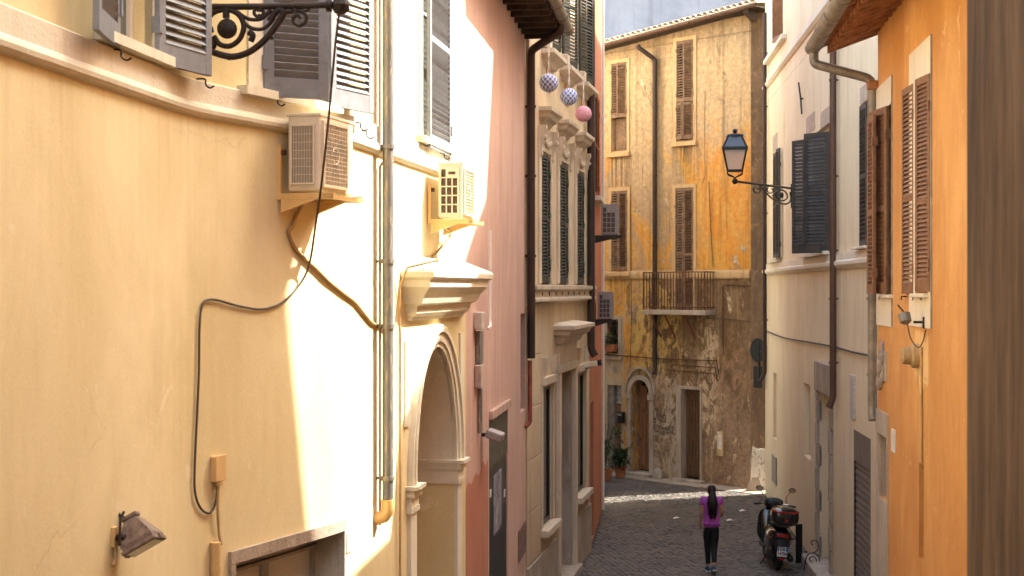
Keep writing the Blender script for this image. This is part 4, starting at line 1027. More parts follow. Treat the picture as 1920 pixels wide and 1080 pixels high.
# RW local x: A near -> B far, local y should face the street (left)
slitA = wr(1450, 1456, 700, 823); slitB = wr(1507, 1520, 720, 858)
winC = wr(1449, 1464, 282, 484); winD = wr(1512, 1556, 246, 474); winE = wr(1613, 1632, 190, 462)
gar = wr(1600, 1627, 803, 1160); gar = (gar[0]-.25, gar[1], .35, bz(1613, 812))
doorF = wr(1537, 1559, 740, 1100); doorF = (doorF[0], doorF[1], .2, bz(1548, 738))
hs = [(*slitA, .12), (*slitB, .15), (*winC, .2), (*winD, .2), (*winE, .2), (*gar, .07), (*doorF, .35)]
def xr(s): return s
ZB = 9.8
obj('wall', holes_mesh(0-4, RW.L, Z0, ZB, hs, lambda s, n, z: (s, n, z)), 'beige', BH, RW.M())
body(BH, RW, Z0, ZB, 6.5, .9, -4, RW.L)
# upper storeys: unseen roofline made up, stepped to shape the sun on the left walls
pts = [(-6.1, ZB+.01), (RW.L, ZB+.01), (RW.L, 15.8), (-.72, 15.8), (-.72, 13.25), (-2.8, 12.45), (-6.1, 11.0)]
obj('upper_storey_sun_blocker', MB().poly(pts, -6.5, -.003), 'beige', BH, RW.M())
pb = [(-5.9, ZB-.01), (-5.9, 8.9), (-4.01, 8.9), (-4.01, ZB-.01)]
# far gable side
SB = Wall((6.375, 35.8), (6.375+6.2, 35.8+6.2*.33)); 
obj('side_wall', MB().quad((0, -.0, Z0), (SB.L, 0, Z0), (SB.L, 0, 15.8), (0, 0, 15.8)), 'beige', BH, SB.M())
# string courses: lower (sill level) and upper
def course(z, h, p, x0=-4, x1=RW.L, mat='panel'):
    obj('string_course', MB().prof([(0, z), (p*.4, z), (p, z+h*.25), (p, z+h*.45), (p*.6, z+h*.55), (p*.6, z+h), (0, z+h)], x0, x1), mat, BH, RW.M())
course(5.52, .26, .085)
course(10.15, .22, .08); 
# windows
for w_ in (winC, winD, winE):
    obj('window', MB().box(w_[0], w_[0]+.06, -.16, -.10, w_[2], w_[3]).box(w_[1]-.06, w_[1], -.16, -.10, w_[2], w_[3]).box(w_[0], w_[1], -.158, -.10, w_[3]-.06, w_[3]).box(w_[0], w_[1], -.158, -.10, w_[2], w_[2]+.06), 'white_frame', BH, RW.M())
    obj('pane', MB().box(w_[0]+.05, w_[1]-.05, -.14, -.13, w_[2]+.05, w_[3]-.05), 'glass', BH, RW.M())
    obj('sill', MB().bbox(w_[0]-.12, w_[1]+.12, -.1, .13, 5.79, w_[2]-.002, .01), 'panel', BH, RW.M())
for (u0, u1, v0, v1) in ((1449, 1458, 252, 282), (1512, 1528, 215, 248), (1539, 1556, 205, 236), (1613, 1627, 160, 190)):
    x0, x1, z0, z1 = wr(u0, u1, v0, v1)
    obj('worn_patch', MB().box(x0, x1, -.001, .006, z0, z1), plaster('grey_worn_patch', (.42,.33,.26), (.55,.45,.36), (.25,.18,.13), .6, patch=(.62,.50,.40), patch_amt=.1, sc=5, bump=.8), BH, RW.M())
SL = M['slate_shutter']
# big two-leaf shutter turned towards the viewer
Yh = RW.hit(1556)[1]
hx, hy = (1556-960)/FPX*Yh, Yh
def worldat(u, Y): return ((u-960)/FPX*Y, Y)
zlo = zp(Yh, 474)
H1 = worldat(1555.5, Yh-.02); F1 = worldat(1508, Yh+.35)
leaf(BH, H1, F1, zlo, zp(Yh, 247), SL, sep=True, pitch=.062, rails=(.50,), stile=.08, tilt=35, flip=-1, bot=.16)
F2 = worldat(1486, Yh+.62)
leaf(BH, worldat(1510, Yh+.30), F2, zlo, zp(Yh, 258), SL, sep=True, pitch=.062, rails=(.50,), stile=.06, tilt=35, flip=-1, bot=.16)
Yc = RW.hit(1462)[1]
leaf(BH, worldat(1457, Yc), worldat(1451, Yc+.9), zp(Yc, 484), zp(Yc, 286), SL, sep=False, pitch=.065, rails=(.5,))
leaf(BH, worldat(1462, Yc-.6), worldat(1456, Yc-.3), zp(Yc, 484), zp(Yc, 282), SL, sep=False, pitch=.065, rails=(.5,))
Ye = RW.hit(1626)[1]
leaf(BH, worldat(1626, Ye), worldat(1613, Ye+.5), zp(Ye, 462), zp(Ye, 192), SL, sep=False, pitch=.065, rails=(.5,))
Yt = RW.hit(1468)[1]
leaf(BH, worldat(1469, Yt), worldat(1449, Yt+.8), zp(Yt, 70), zp(Yt, 70)+2, M['brown_shutter'], sep=False, pitch=.065, rails=(.5,))
obj('sill', MB().bbox(bx(1475), bx(1440), 0, .12, zp(Yt, 82), zp(Yt, 73), .01), 'panel', BH, RW.M())
# rooftop edge window top right of the string course
# roller door: slats one by one
x0, x1, z0, z1 = gar
rd = obj('roller_door', MB().box(x0, x1, -.068, -.05, z0, z1).box(x0, x0+.05, -.05, -.01, z0, z1).box(x1-.05, x1, -.05, -.01, z0, z1), 'dark', BH, RW.M())
h_ = .105; rsm = paint('grey_roller_slats', (.19,.155,.14), .6, .1, var=.15, grime=(.3,.22,.16), gr=.4, sc=9)
sm = MB().prof([(0, .003), (.018, .012), (.022, h_*.5), (.016, h_-.012), (0, h_-.004)], x0+.05, x1-.05).mesh('slat'); sm.materials.append(rsm)
k = 0; z = z0
while z+h_ < z1-.5: obj('slat', sm, None, rd, RW.M(0, -.049, z)); z += h_
obj('lintel_box', MB().box(x0+.05, x1-.05, -.05, -.005, z+.02, z1), 'slate_shutter' if False else rsm, rd, RW.M())
obj('door_jamb', MB().bbox(x1+.0, x1+.28, -.45, -.001, .2, z1, .01) if False else MB().box(x1-.02, x1-.001, -.069, -.003, .2, z1), 'concrete', BH, RW.M())
# stone doorway with rusticated frame
x0, x1, z0, z1 = doorF
for e, nm in ((x0-.22, 'a'), (x1, 'b')):
    zz = .2; i = 0
    while zz < z1-.05:
        hh = min(.42, z1-zz); obj('frame_stone', MB().bbox(e+(.02 if i%2 else 0), e+.22, -.05, .05+(.012 if i%2 else 0), zz+.006, zz+hh-.006, .014), 'worn_stone', BH, RW.M()); zz += hh; i += 1
obj('frame_stone', MB().bbox(x0-.3, x1+.28, -.05, .07, z1, z1+.55, .02), 'worn_stone', BH, RW.M())
obj('door', MB().box(x0, x1, -.35, -.30, .2, z1), paint('ochre_door_paint', (.45,.28,.11), .7, var=.2), BH, RW.M())
obj('letter_box', MB().bbox(x0+.1, x0+.32, -.30, -.2, 1.7, 2.2, .01), 'black_metal', BH, RW.M())
obj('doorstep', MB().bbox(x0-.35, x1+.35, -.3, .3, -.05, .22, .02), 'worn_stone', BH, RW.M())
# niches and cupboards
for w_ in (slitA, slitB): obj('niche_panel', MB().box(w_[0], w_[1], -.14, -.11, w_[2], w_[3]), 'beige', BH, RW.M())
x0, x1, z0, z1 = wr(1449, 1457, 855, 905)
obj('meter_hatch', MB().bbox(x0, x1, 0, .03, z0, z1, .006), paint('grey_hatch', (.28,.24,.21), .6, var=.2), BH, RW.M())
# ceramic street plaque on the beige wall
x0, x1, z0, z1 = wr(1597, 1604, 703, 785)
pl = obj('plaque', MB().bbox(x0, x1, .0, .03, z0, z1, .006), paint('plaque_marble', (.55,.50,.46), .5, var=.2, grime=(.25,.2,.2), gr=.7, sc=20), BH, RW.M())
# wire, rod
for _ in (0,):
    a = [RW.xz(u, v, .02) for u, v in ((1436, 620), (1470, 633), (1520, 642), (1560, 649), (1600, 660), (1640, 668))]
    tag(obj('wall_cable', MB().tube(smooth_pts([(x, .03, z) for x, z in a], 6), .016, 6), 'cable_dark', None, RW.M(), smooth=60), 'dark sagging cable strung across the beige wall at mid height', 'cable')
Yr = RW.hit(1506)[1]
tag(obj('wall_rod', MB().tube([(RW.x(1503), .06, RW.z(1503, 155)), (RW.x(1506), .05, RW.z(1506, 185)), (RW.x(1509), .06, RW.z(1509, 213))], .018, 6).tube([(RW.x(1506), 0, RW.z(1506, 185)), (RW.x(1506), .06, RW.z(1506, 185))], .02, 6), 'iron', None, RW.M()), 'short dark iron rod fixed upright high on the beige wall', 'rod')
def clipz(u, vs, n): return [(RW.x(u, n), n, RW.z(u, v, n)) for v in vs]
x = RW.x(1562, .09)
downpipe('tall brown downpipe in the middle of the beige house', RW, [(x, .09, 11), (x, .09, RW.z(1562, 745, .09)), (x-.0, .16, RW.z(1562, 765, .09))], .058, 'brown_pipe', clipz(1562, (150, 330, 470, 560, 680), .09))
x = RW.x(1434, .08)
downpipe('slim dark downpipe on the far corner of the beige house', RW, [(x, .08, 12), (x, .08, RW.z(1434, 700, .08)), (x, .2, RW.z(1434, 716, .08))], .05, 'dark_pipe', clipz(1434, (100, 200, 400, 600), .08))

# ------------------------------------------------------------------ orange house
OR = thing('orange_house', 'bright orange house on the right with brown shutters and tiled eave', 'house', RO.M(RO.L, 0, 0))
ox = RO.x; oz = RO.z; L_ = RO.L
# RO: A near, B far -> x grows away from the camera
def orr(u0, u1, v0, v1): um = (u0+u1)/2; return (ox(u1), ox(u0), oz(um, v1), oz(um, v0))
pw1 = orr(1660, 1674, 190, 552); pw2 = orr(1718, 1742, 150, 550)
pw1 = (pw1[0], pw1[1], oz(1665, 552), oz(1665, 200)); 
nich = orr(1649, 1665, 816, 938); slot = orr(1723, 1732, 870, 1050)
hs = [(*pw1, .14), (*pw2, .14), (*nich, .12), (*slot, .12)]
ZO = 8.02
obj('wall', holes_mesh(0, L_, Z0, ZO+.2, hs, lambda s, n, z: (s, n, z)), 'orange', OR, RO.M())
OE = Wall((4.27, 16.6), (6.2, 16.2))
obj('side_wall', MB().quad((0, 0, Z0), (OE.L, 0, Z0), (OE.L, 0, ZO+.75), (0, 0, ZO+.2)), 'orange', OR, OE.M())
body(OR, RO, Z0, ZO+.4, 5, .9, 0, L_-.3)
def flat(u0, u1, zt_, zb, name='wall_panel', mat='panel', n=.012, sk=0.0):
    x0, x1 = ox(u1), ox(u0)
    return obj(name, MB().box(x0, x1, -.001, n, zb, zt_), mat, OR, RO.M())
# pale plaster surrounds split round the openings
for (u0, u1, w_, vt, vb) in ((1644.5, 1674, pw1, 140, 608), (1707, 1748, pw2, 64, 616)):
    x0, x1 = ox(u1), ox(u0); zt_ = oz(u1, vt); zb = oz(u1, vb) if u0 > 1700 else oz(u0, vb)
    mb = holes_mesh(x0, x1, zb, zt_, [(max(w_[0], x0+.02), min(w_[1], x1-.02), w_[2], w_[3], .012)], lambda s, n, z: (s, n+.014, z))
    mb.prof([(0, zb), (.014, zb), (.014, zb-.003), (0, zb-.003)], x0, x1)
    obj('window_surround', mb, 'panel', OR, RO.M())
    obj('surround_edge', MB().box(x0-.012, x0, 0, .018, zb, zt_), paint('shadow_gap_grey', (.35,.30,.24), .8), OR, RO.M())
for w_ in (pw1, pw2):
    obj('pane', MB().box(w_[0], w_[1], -.13, -.12, w_[2], w_[3]), 'glass', OR, RO.M())
    obj('sill', MB().bbox(w_[0]-.04, w_[1]+.04, -.1, .06, w_[2]-.04, w_[2]-.002, .008), 'panel', OR, RO.M())
BS = M['brown_shutter']
def W2(u, Y): return ((u-960)/FPX*Y, Y)
leaf(OR, W2(1664.5, 15.72), (4.11, 16.36), zp(15.8, 551), zp(15.8, 200), BS, pitch=.047, rails=(.46,), stile=.075, flip=1, bot=.13)
leaf(OR, W2(1640, 15.9), W2(1628, 16.25), zp(16.1, 551), zp(16.1, 218), BS, pitch=.047, sep=False, rails=(.46,), stile=.06)
leaf(OR, W2(1745.5, 13.20), W2(1718.5, 13.62), zp(13.2, 547), zp(13.2, 137), BS, pitch=.041, rails=(.42,), stile=.065, flip=-1, bot=.11)
leaf(OR, W2(1716, 14.10), W2(1693.5, 14.62), zp(14.2, 551), zp(14.2, 158), BS, pitch=.043, sep=True, rails=(.46,), stile=.06, flip=-1)
for (u, v, Y) in ((1637, 556, 16.3), (1657, 556, 15.9), (1700, 556, 14.5), (1722, 556, 13.7), (1738, 556, 13.3)):
    p = RO.xz(u, v); obj('shutter_hook', MB().tube([(p[0], 0, p[1]), (p[0], .05, p[1]), (p[0], .055, p[1]-.035)], .007, 6), 'iron', OR, RO.M())
# recess with rough stone frame, slot, exposed stone, plates
obj('stone_frame', MB().box(nich[0]-.06, nich[0]-.001, -.01, .02, .5, nich[3]+.0).box(nich[1]+.001, nich[1]+.16, -.01, .02, .5, nich[3]).box(nich[0]-.06, nich[1]+.16, -.01, .022, nich[3]+.001, oz(1657, 772)), 'concrete', OR, RO.M())
obj('stone_infill', MB().box(nich[0], nich[1], -.25, .012, .5, nich[2]-.001), 'concrete', OR, RO.M())
obj('niche_back', MB().box(nich[0], nich[1], -.125, -.115, nich[2], nich[3]), plaster('dark_cement', (.2,.16,.11), (.28,.22,.15), bump=.8), OR, RO.M())
obj('niche_side', MB().box(nich[1]-.02, nich[1]-.002, -.114, -.002, nich[2], nich[3]), 'worn_stone', OR, RO.M())
obj('slot_panel', MB().box(slot[0], slot[1], -.12, -.07, slot[2], slot[3]), paint('brown_slot', (.36,.16,.05), .8), OR, RO.M())
rock = MB(); cxx, czz = ox(1655), oz(1655, 690)
n = 16; pts = []
for i in range(n):
    q = 2*math.pi*i/n; rr = 1+random.uniform(-.3, .3); pts.append((cxx + .16*math.cos(q)*rr, czz + .26*math.sin(q)*rr))
rock.poly(pts, -.01, .02)
for k in range(9): rock.ball((cxx+random.uniform(-.12,.12), .02, czz+random.uniform(-.22,.2)), random.uniform(.04,.08), (1,.5,1.2), 7)
obj('exposed_stone', rock, 'worn_stone', OR, RO.M())
obj('stone_strip', MB().box(ox(1663), ox(1659), -.01, .008, oz(1660, 715), oz(1660, 658)), 'concrete', OR, RO.M())
obj('number_plate', MB().bbox(ox(1680), ox(1674), 0, .02, oz(1677, 848), oz(1677, 805), .004), 'white_plate', OR, RO.M())
# bare undercoat smear behind the round vent
n = 12; x0, x1 = ox(1741), ox(1715)
pts = [(x0+(x1-x0)*i/n, oz(1728, 720)+random.uniform(-.12,.10)) for i in range(n+1)] + [(x1-(x1-x0)*i/n, oz(1728, 632)+random.uniform(-.05,.10)) for i in range(n+1)]
obj('bare_plaster', MB().poly(pts, -.005, .003), plaster('pale_orange_undercoat', (.78,.48,.20), (.86,.58,.28), sc=3, bump=.3), OR, RO.M())
xv, zv = ox(1722), oz(1722, 667)
vt_ = T((xv, 0, zv)) @ Rx(R(-90))
tag(obj('round_vent', MB().lathe([(.12, 0), (.12, .06), (.10, .075), (.085, .075), (.085, .15), (.07, .16)], 18, (0,0,0), vt_), paint('vent_plastic', (.45,.32,.16), .5), None, RO.M(), smooth=40), 'round beige vent cap sticking out of the orange wall', 'vent')
xc = ox(1731)
tag(obj('wall_cable', MB().tube([(xc, .012, oz(1731, 650)), (xc, .012, oz(1731, 870))], .011, 6), 'cable_tan', None, RO.M()), 'straight thin cable running down the orange wall below the round vent', 'cable')
# spotlight under the second window
SP = thing('spotlight', 'small metal spotlight on an arm below the second orange house window', 'spotlight', RO.M(ox(1732), .0, oz(1732, 600)))
P0 = Vector((ox(1736), .014, oz(1736, 604)))
obj('wall_mount', MB().tube([P0, P0+Vector((0, .10, 0))], .012, 8).box(P0.x-.015, P0.x+.015, .012, .03, P0.z-.06, P0.z+.05), 'iron', SP, RO.M())
hm = T(P0+Vector((.05, .17, .03))) @ Rz(R(25)) @ Ry(R(25))
obj('lamp_head', MB().lathe([(.03, -.05), (.055, -.03), (.06, .05), (.05, .055), (.05, .03)], 14, (0,0,0), hm), 'grey_pipe', SP, RO.M(), smooth=40)
obj('stay_rod', MB().tube([P0+Vector((.05,.17,.08)), P0+Vector((.16,.22,.16))], .008, 6), 'iron', SP, RO.M())
obj('lead', MB().tube(smooth_pts([P0+Vector((.04,.15,-.02)), P0+Vector((.03,.12,-.16)), P0+Vector((-.02,.06,-.24)), P0+Vector((-.10,.03,-.18)), P0+Vector((-.16,.016,-.07))], 4), .006, 6), 'cable_dark', SP, RO.M())
# eave: rafters under tiles, board, gutter with swan neck
eo = .62; yE = L_
zE = ZO+.03
ev = RO.M()
sl = R(20)
def slope(y): return zE + (eo-y)*math.tan(sl)
obj('eave_board', MB().add([(-.0+0, -.8, slope(-.8)), (L_+.22, -.8, slope(-.8)), (L_+.22, eo, slope(eo)), (0, eo, slope(eo)), (0, -.8, slope(-.8)+.03), (L_+.22, -.8, slope(-.8)+.03), (L_+.22, eo, slope(eo)+.03), (0, eo, slope(eo)+.03)],
    [(0,3,2,1),(4,5,6,7),(0,1,5,4),(1,2,6,5),(2,3,7,6),(3,0,4,7)]), 'tile', OR, ev)
for i in range(20):
    x = L_+.14 - i*.30
    if x < 20: break
    obj('rafter', MB().add([(x-.045, -.1, slope(-.1)-.10), (x+.045, -.1, slope(-.1)-.10), (x+.045, eo-.06, slope(eo-.06)-.10), (x-.045, eo-.06, slope(eo-.06)-.10), (x-.045, -.1, slope(-.1)-.004), (x+.045, -.1, slope(-.1)-.004), (x+.045, eo-.06, slope(eo-.06)-.004), (x-.045, eo-.06, slope(eo-.06)-.004)],
       [(0,3,2,1),(4,5,6,7),(0,1,5,4),(1,2,6,5),(2,3,7,6),(3,0,4,7)]), 'tile' , OR, ev)
rooftiles(OR, RO, 20, L_+.22, eo+.04, zE+.03, 3.4, 20, 5, wd=.19, single=True)
gutter(OR, RO, 16, L_+.30, eo+.10, zE+.02, .095)
obj('eave_block', MB().bbox(L_-.06, L_+.08, .0, .12, ZO-.50, ZO-.40, .015), 'tile', OR, RO.M())
GN = eo+.10
downpipe('zinc downpipe with a swan neck on the corner of the orange house', RO, [(L_+.14, GN, zE-.05), (L_+.14, GN, zE-.20), (L_+.08, .055, zE-.40), (L_+.08, .05, zE-1.2), (L_+.08, .05, oz(1640, 765)), (L_+.04, .05, oz(1640, 785))], .055, 'gutter', [(L_+.08, .05, oz(1640, v)) for v in (230, 560, 700)])
# unseen block added above the orange house, edge cut to shape the sun
xa_ = lambda Y: (Y+14)*1.0061
obj('attic_sun_blocker', MB().poly([(0, 8.7), (xa_(12.75), 8.7), (xa_(12.75), 10.5), (xa_(12.45), 13.0), (xa_(12.68), 13.05), (xa_(12.60), 15.5), (0, 15.5)], -5.5, -.75), 'orange', OR, RO.M())
# ------------------------------------------------------------------ dark weathered pier beside the viewer
pm = paint('weathered_brown_pier', (.12, .075, .045), .9, var=.45, grime=(.05,.034,.022), gr=.5, sc=3, stretch=(6, 6, .5), bump=.6)
Yp = 3.4; xp = (1809-960)/FPX*(Yp+.6)
pp = obj('stone_pier', MB().bbox(xp, xp+.9, Yp, Yp+.6, .5, 9.0, .02), pm, None)
tag(pp, 'blurred dark brown pier close to the viewer at the right edge', 'pier')

BK = thing('rear_sky_blocker', 'unseen plain house added behind the viewer to cut skylight', 'house', T((-2, -14.6, 1.4)))  # unseen block, added to keep skylight off the near walls
obj('wall', MB().box(-8, 4, -20, -14.6, 0, 12), 'yellow', BK)
# ------------------------------------------------------------------ air conditioners
def aircon(label, O, d, n, W_, D_, H_, style='fine', mat='ac_white', wallgap=.08, arm_mat='yellow_metal', bracket=True, drop=.0):
    """O: world point of the near inner bottom corner; d: along the wall away from the viewer; n: off the wall"""
    d = Vector((*d, 0)).normalized(); n = Vector((*n, 0)).normalized()
    # local x = d (away), y = n
    Mx = Matrix(((d.x, n.x, 0, O[0]), (d.y, n.y, 0, O[1]), (0, 0, 1, O[2]), (0, 0, 0, 1)))
    t = thing('air_conditioner', label, 'air conditioner', T(O), 'air conditioners on the walls')
    b = .018
    # casing shell with a recess on the near end and on the front
    cs = obj('casing', MB().bbox(0, W_, 0, D_, 0, H_, b), mat, t, Mx)
    obj('top_cover', MB().bbox(-.006, W_+.006, -.006, D_+.006, H_-.012, H_+.012, .006), mat, t, Mx)
    if style == 'fine':
        x0, x1, z0, z1 = .04, D_-.05, .06, H_-.08
        obj('coil', MB().box(-.004, .0, x0, x1, z0, z1), 'ac_dark', t, Mx)
        nb = 13
        wire_ = MB().box(-.016, -.010, -.0022, .0022, z0, z1).mesh('grille_wire'); wire_.materials.append(M[mat])
        gr = obj('side_grille', MB().box(-.018, -.004, x0-.012, x0, z0-.01, z1+.01).box(-.018, -.004, x1, x1+.012, z0-.01, z1+.01).box(-.018, -.004, x0, x1, z0-.012, z0).box(-.018, -.004, x0, x1, z1, z1+.012), mat, t, Mx)
        for i in range(1, nb): obj('grille_wire', wire_, None, gr, Mx @ T((0, x0+(x1-x0)*i/nb, 0)))
        for i in range(1, 7): obj('grille_bar', MB().box(-.013, -.009, x0, x1, z0+(z1-z0)*i/7-.002, z0+(z1-z0)*i/7+.002), mat, gr, Mx)
    else:
        x0, x1, z0, z1 = .03, D_-.04, .04, H_-.05
        obj('coil', MB().box(-.004, .0, x0, x1, z0, z1-.0), 'ac_dark', t, Mx)
        g = MB()
        for i in range(4): y = x0+(x1-x0)*i/3; g.box(-.02, -.004, y-.006, y+.006, z0-.006, z1+.006)
        for i in range(6): z = z0+(z1-z0)*i/5; g.box(-.019, -.004, x0, x1, z-.006, z+.006)
        g.box(-.018, -.004, x0+(x1-x0)/3, x1, z0+(z1-z0)*.8, z1)
        gr = obj('side_grille', g, mat, t, Mx)
        obj('handle', MB().bbox(-.026, -.018, x0+(x1-x0)*.45, x0+(x1-x0)*.85, z0+(z1-z0)*.87, z0+(z1-z0)*.93, .003), 'ac_dark' if mat == 'ac_white' else mat, gr, Mx)
    # front: fan opening with dark disc, blades hub, square mesh
    fx0, fx1, fz0, fz1 = .05, W_*.74, .05, H_-.06; cx = (fx0+fx1)/2; cz = (fz0+fz1)/2; rr = min(fx1-fx0, fz1-fz0)/2
    obj('fan_recess', MB().box(fx0, fx1, D_, D_+.003, fz0, fz1), 'ac_mesh' if mat == 'ac_white' else 'ac_dark', t, Mx)
    fg = MB()
    for i in range(15): x = fx0+(fx1-fx0)*i/14; fg.box(x-.0018, x+.0018, D_+.010, D_+.016, fz0, fz1)
    for i in range(15): z = fz0+(fz1-fz0)*i/14; fg.box(fx0, fx1, D_+.011, D_+.017, z-.0018, z+.0018)
    fg.tube([(cx+rr*.3*math.cos(q*math.pi/8), D_+.012, cz+rr*.3*math.sin(q*math.pi/8)) for q in range(17)], .006, 5)
    obj('fan_grille', fg, mat, t, Mx)
    fb = MB().ball((cx, D_+.006, cz), rr*.2, (1, .1, 1), 10)
    for q in range(3):
        a = q*2.094+.4; fb.add([(cx+rr*.15*math.cos(a), D_+.006, cz+rr*.15*math.sin(a)), (cx+rr*.9*math.cos(a-.3), D_+.005, cz+rr*.9*math.sin(a-.3)), (cx+rr*.95*math.cos(a+.5), D_+.009, cz+rr*.95*math.sin(a+.5)), (cx+rr*.2*math.cos(a+.9), D_+.008, cz+rr*.2*math.sin(a+.9))], [(0,1,2,3)])
    obj('fan_blades', fb, 'ac_dark', t, Mx)
    obj('front_frame', MB().box(fx0-.02, fx0, D_-.001, D_+.02, fz0-.02, fz1+.02).box(fx1, fx1+.02, D_-.001, D_+.02, fz0-.02, fz1+.02).box(fx0, fx1, D_-.001, D_+.02, fz0-.02, fz0).box(fx0, fx1, D_-.001, D_+.02, fz1, fz1+.02), mat, t, Mx)
    # wall bracket: two arms, uprights, cross rail
    if bracket:
        g = wallgap
        br = MB()
        for x in (.02, W_-.07):
            br.box(x-.02, x+.02, -g, D_+.10, -.055, -.012).box(x-.022, x+.022, -g, -g+.03, -.055, H_*.62)
            br.add([(x-.018, -g+.03, -.15), (x+.018, -g+.03, -.15), (x+.018, -g+.03, -.056), (x-.018, -g+.03, -.056), (x-.018, D_*.8, -.056), (x+.018, D_*.8, -.056)], [(0,1,2,3), (0,3,4), (1,5,2), (0,4,5,1), (3,2,5,4)])
        br.box(.0, W_-.05, D_+.06, D_+.10, -.0540, -.025)
        obj('bracket', br, arm_mat, t, Mx)
        obj('bolt', MB().tube([(.02, -g+.03, H_*.52), (.02, -g+.06, H_*.52)], .02, 6), 'rust', t, Mx)
    return t, Mx
# first unit: near the viewer
s = YP.su(560)
d1 = (.287, .958); n1 = (.958, -.287)
Oo = Vector((-1.357, 10.05, 0)); z0 = zp(10.05, 358); Hh = zp(10.05, 214)-z0
aircon('large cream air conditioner on a yellow bracket under the grey shutters', (Oo.x-n1[0]*.25, Oo.y-n1[1]*.25, z0), d1, n1, .60, .25, Hh, 'fine', wallgap=.085)
Y2 = 13.62; z0 = zp(Y2, 408)
aircon('cream air conditioner with square side grille above the arched portal', (-.475-.24*.985, Y2+.24*.17, z0), (.173, .985), (.985, -.173), .62, .24, zp(Y2, 306)-z0, 'square', wallgap=.10)
Y3 = 28.6
for (uo, ui, v0, v1, Y3, lab) in ((1157, 1127, 384, 440, 28.9, 'dark grey air conditioner on the red house, the upper of two'), (1147, 1121, 548, 599, 29.3, 'grey air conditioner on the red house beside the sill band, the lower of two')):
    z0 = zp(Y3, v1); xo = (uo-960)/FPX*Y3; xi = (ui-960)/FPX*Y3
    aircon(lab, (xi, Y3, z0), (.113, .993), (.993, -.113), .7, xo-xi, zp(Y3, v0)-z0, 'square', 'ac_grey', wallgap=max(.05, xi-(1.53+(Y3-28.15)*.113)), arm_mat='iron')
# ------------------------------------------------------------------ iron lamp arm top left
AR = thing('iron_bracket', 'ornate black iron lamp bracket with scrolls reaching across the grey shutters', 'bracket', T((-2.0, 9.45, 6.2)))
Ya = 9.42
def px(u, v, dy=0): p = pw(u, v, Ya+dy); return (p.x, p.y, p.z)
def arm(name, pts, r, n=5, seg=8, mat='iron', sm=True):
    r = r*1.3 if name != 'bar' else r
    return obj(name, MB().tube(smooth_pts([px(u, v) for u, v in pts], n) if sm else [px(u, v) for u, v in pts], r, seg), mat, AR, smooth=60)
arm('bar', [(372, 13), (500, 12), (632, 9)], .022, 2)
arm('bar_collar', [(612, 10), (618, 10), (622, 10)], .034, 1, 10)
# finial: faceted ball at the tip
fm = T(Vector(px(640, 10))) @ Ry(R(90))
obj('finial', MB().lathe([(.02, -.06), (.05, -.045), (.062, 0), (.055, .03), (.03, .05)], 8, (0,0,0), fm), 'iron', AR)
arm('scroll', [(392, 95), (415, 103), (440, 106), (470, 96), (498, 73), (520, 45), (532, 24), (524, 18), (514, 26), (505, 40)], [.014]*10 and .017)
arm('scroll', [(388, 40), (400, 24), (425, 18), (447, 27), (457, 48), (450, 72), (432, 86), (412, 83), (401, 68)], .014)
arm('scroll', [(445, 22), (460, 33), (475, 37), (492, 34), (508, 18)], .010)
arm('scroll', [(457, 42), (470, 52), (488, 55), (502, 48), (514, 34)], .010)
arm('scroll', [(488, 34), (478, 28), (477, 20), (486, 15), (494, 22), (490, 30), (484, 28)], .009)
arm('scroll', [(530, 24), (545, 22), (560, 20), (573, 27), (573, 40), (562, 48), (551, 42), (551, 32), (560, 29), (564, 36)], .010)
arm('scroll', [(560, 20), (575, 20), (582, 13)], .007)
arm('scroll', [(380, 62), (386, 70), (394, 74), (402, 84), (398, 92)], .012)
arm('hanger', [(424, 12), (424, 34)], .018, 1)
arm('hanger', [(486, 12), (486, 22)], .013, 1)
arm('hanger', [(553, 12), (553, 24)], .013, 1)
arm('leaf_tip', [(466, 60), (474, 66), (470, 78)], .016)
arm('leaf_tip', [(500, 68), (508, 66), (511, 74)], .010)
arm('leaf_tip', [(430, 104), (432, 112)], .012, 1)
c = Vector(px(426, 54))
obj('boss', MB().lathe([(.001, -.03), (.045, -.026), (.066, -.005), (.066, .012), (.045, .026), (.001, .03)], 18, (0,0,0), T(c) @ Rx(R(90))), 'iron', AR, smooth=40)
obj('wall_plate', MB().tube([px(372, 20), px(372, 100)], .02, 8), 'iron', AR)
arm('tie', [(384, 58), (400, 55)], .016, 1)
# cable hanging from it
def ypt(u, v, n=.015):
    s = YP.su(u); p = YP.at(s)[0]; zz = zp(p.y, v); q = YP.pos(s, n, zz); return Vector(q)
pts = [Vector(px(636, 24)), Vector(pw(628, 90, 9.5)), Vector(pw(618, 200, 9.65)), Vector(pw(610, 280, 9.75)), Vector(pw(602, 350, 9.95)), Vector(pw(592, 420, 10.2)), ypt(565, 508, .05), ypt(535, 560), ypt(495, 579), ypt(450, 575), ypt(405, 563), ypt(384, 563), ypt(374, 575), ypt(370, 620), ypt(369, 700), ypt(365, 790), ypt(361, 880), ypt(362, 925), ypt(372, 952), ypt(386, 962), ypt(396, 955), ypt(402, 935), ypt(404, 908)]
tag(obj('hanging_cable', MB().tube(smooth_pts(pts, 6), .008, 7), 'cable_dark', None, smooth=60), 'long dark cable hanging from the iron bracket and looping down the yellow wall', 'cable')
pts = [Vector(pw(566, 384, 10.3)), Vector(pw(556, 402, 10.35)), ypt(541, 425, .03), ypt(538, 436), ypt(548, 462), ypt(566, 483), ypt(590, 505), ypt(612, 527), ypt(640, 550), ypt(662, 567), ypt(682, 592), ypt(695, 606), ypt(712, 612), ypt(724, 613, .05)]
tag(obj('drain_hose', MB().tube(smooth_pts(pts, 6), .014, 8), 'cable_tan', None, smooth=60), 'tan hose bending from the first air conditioner to the tall grey downpipe', 'hose')
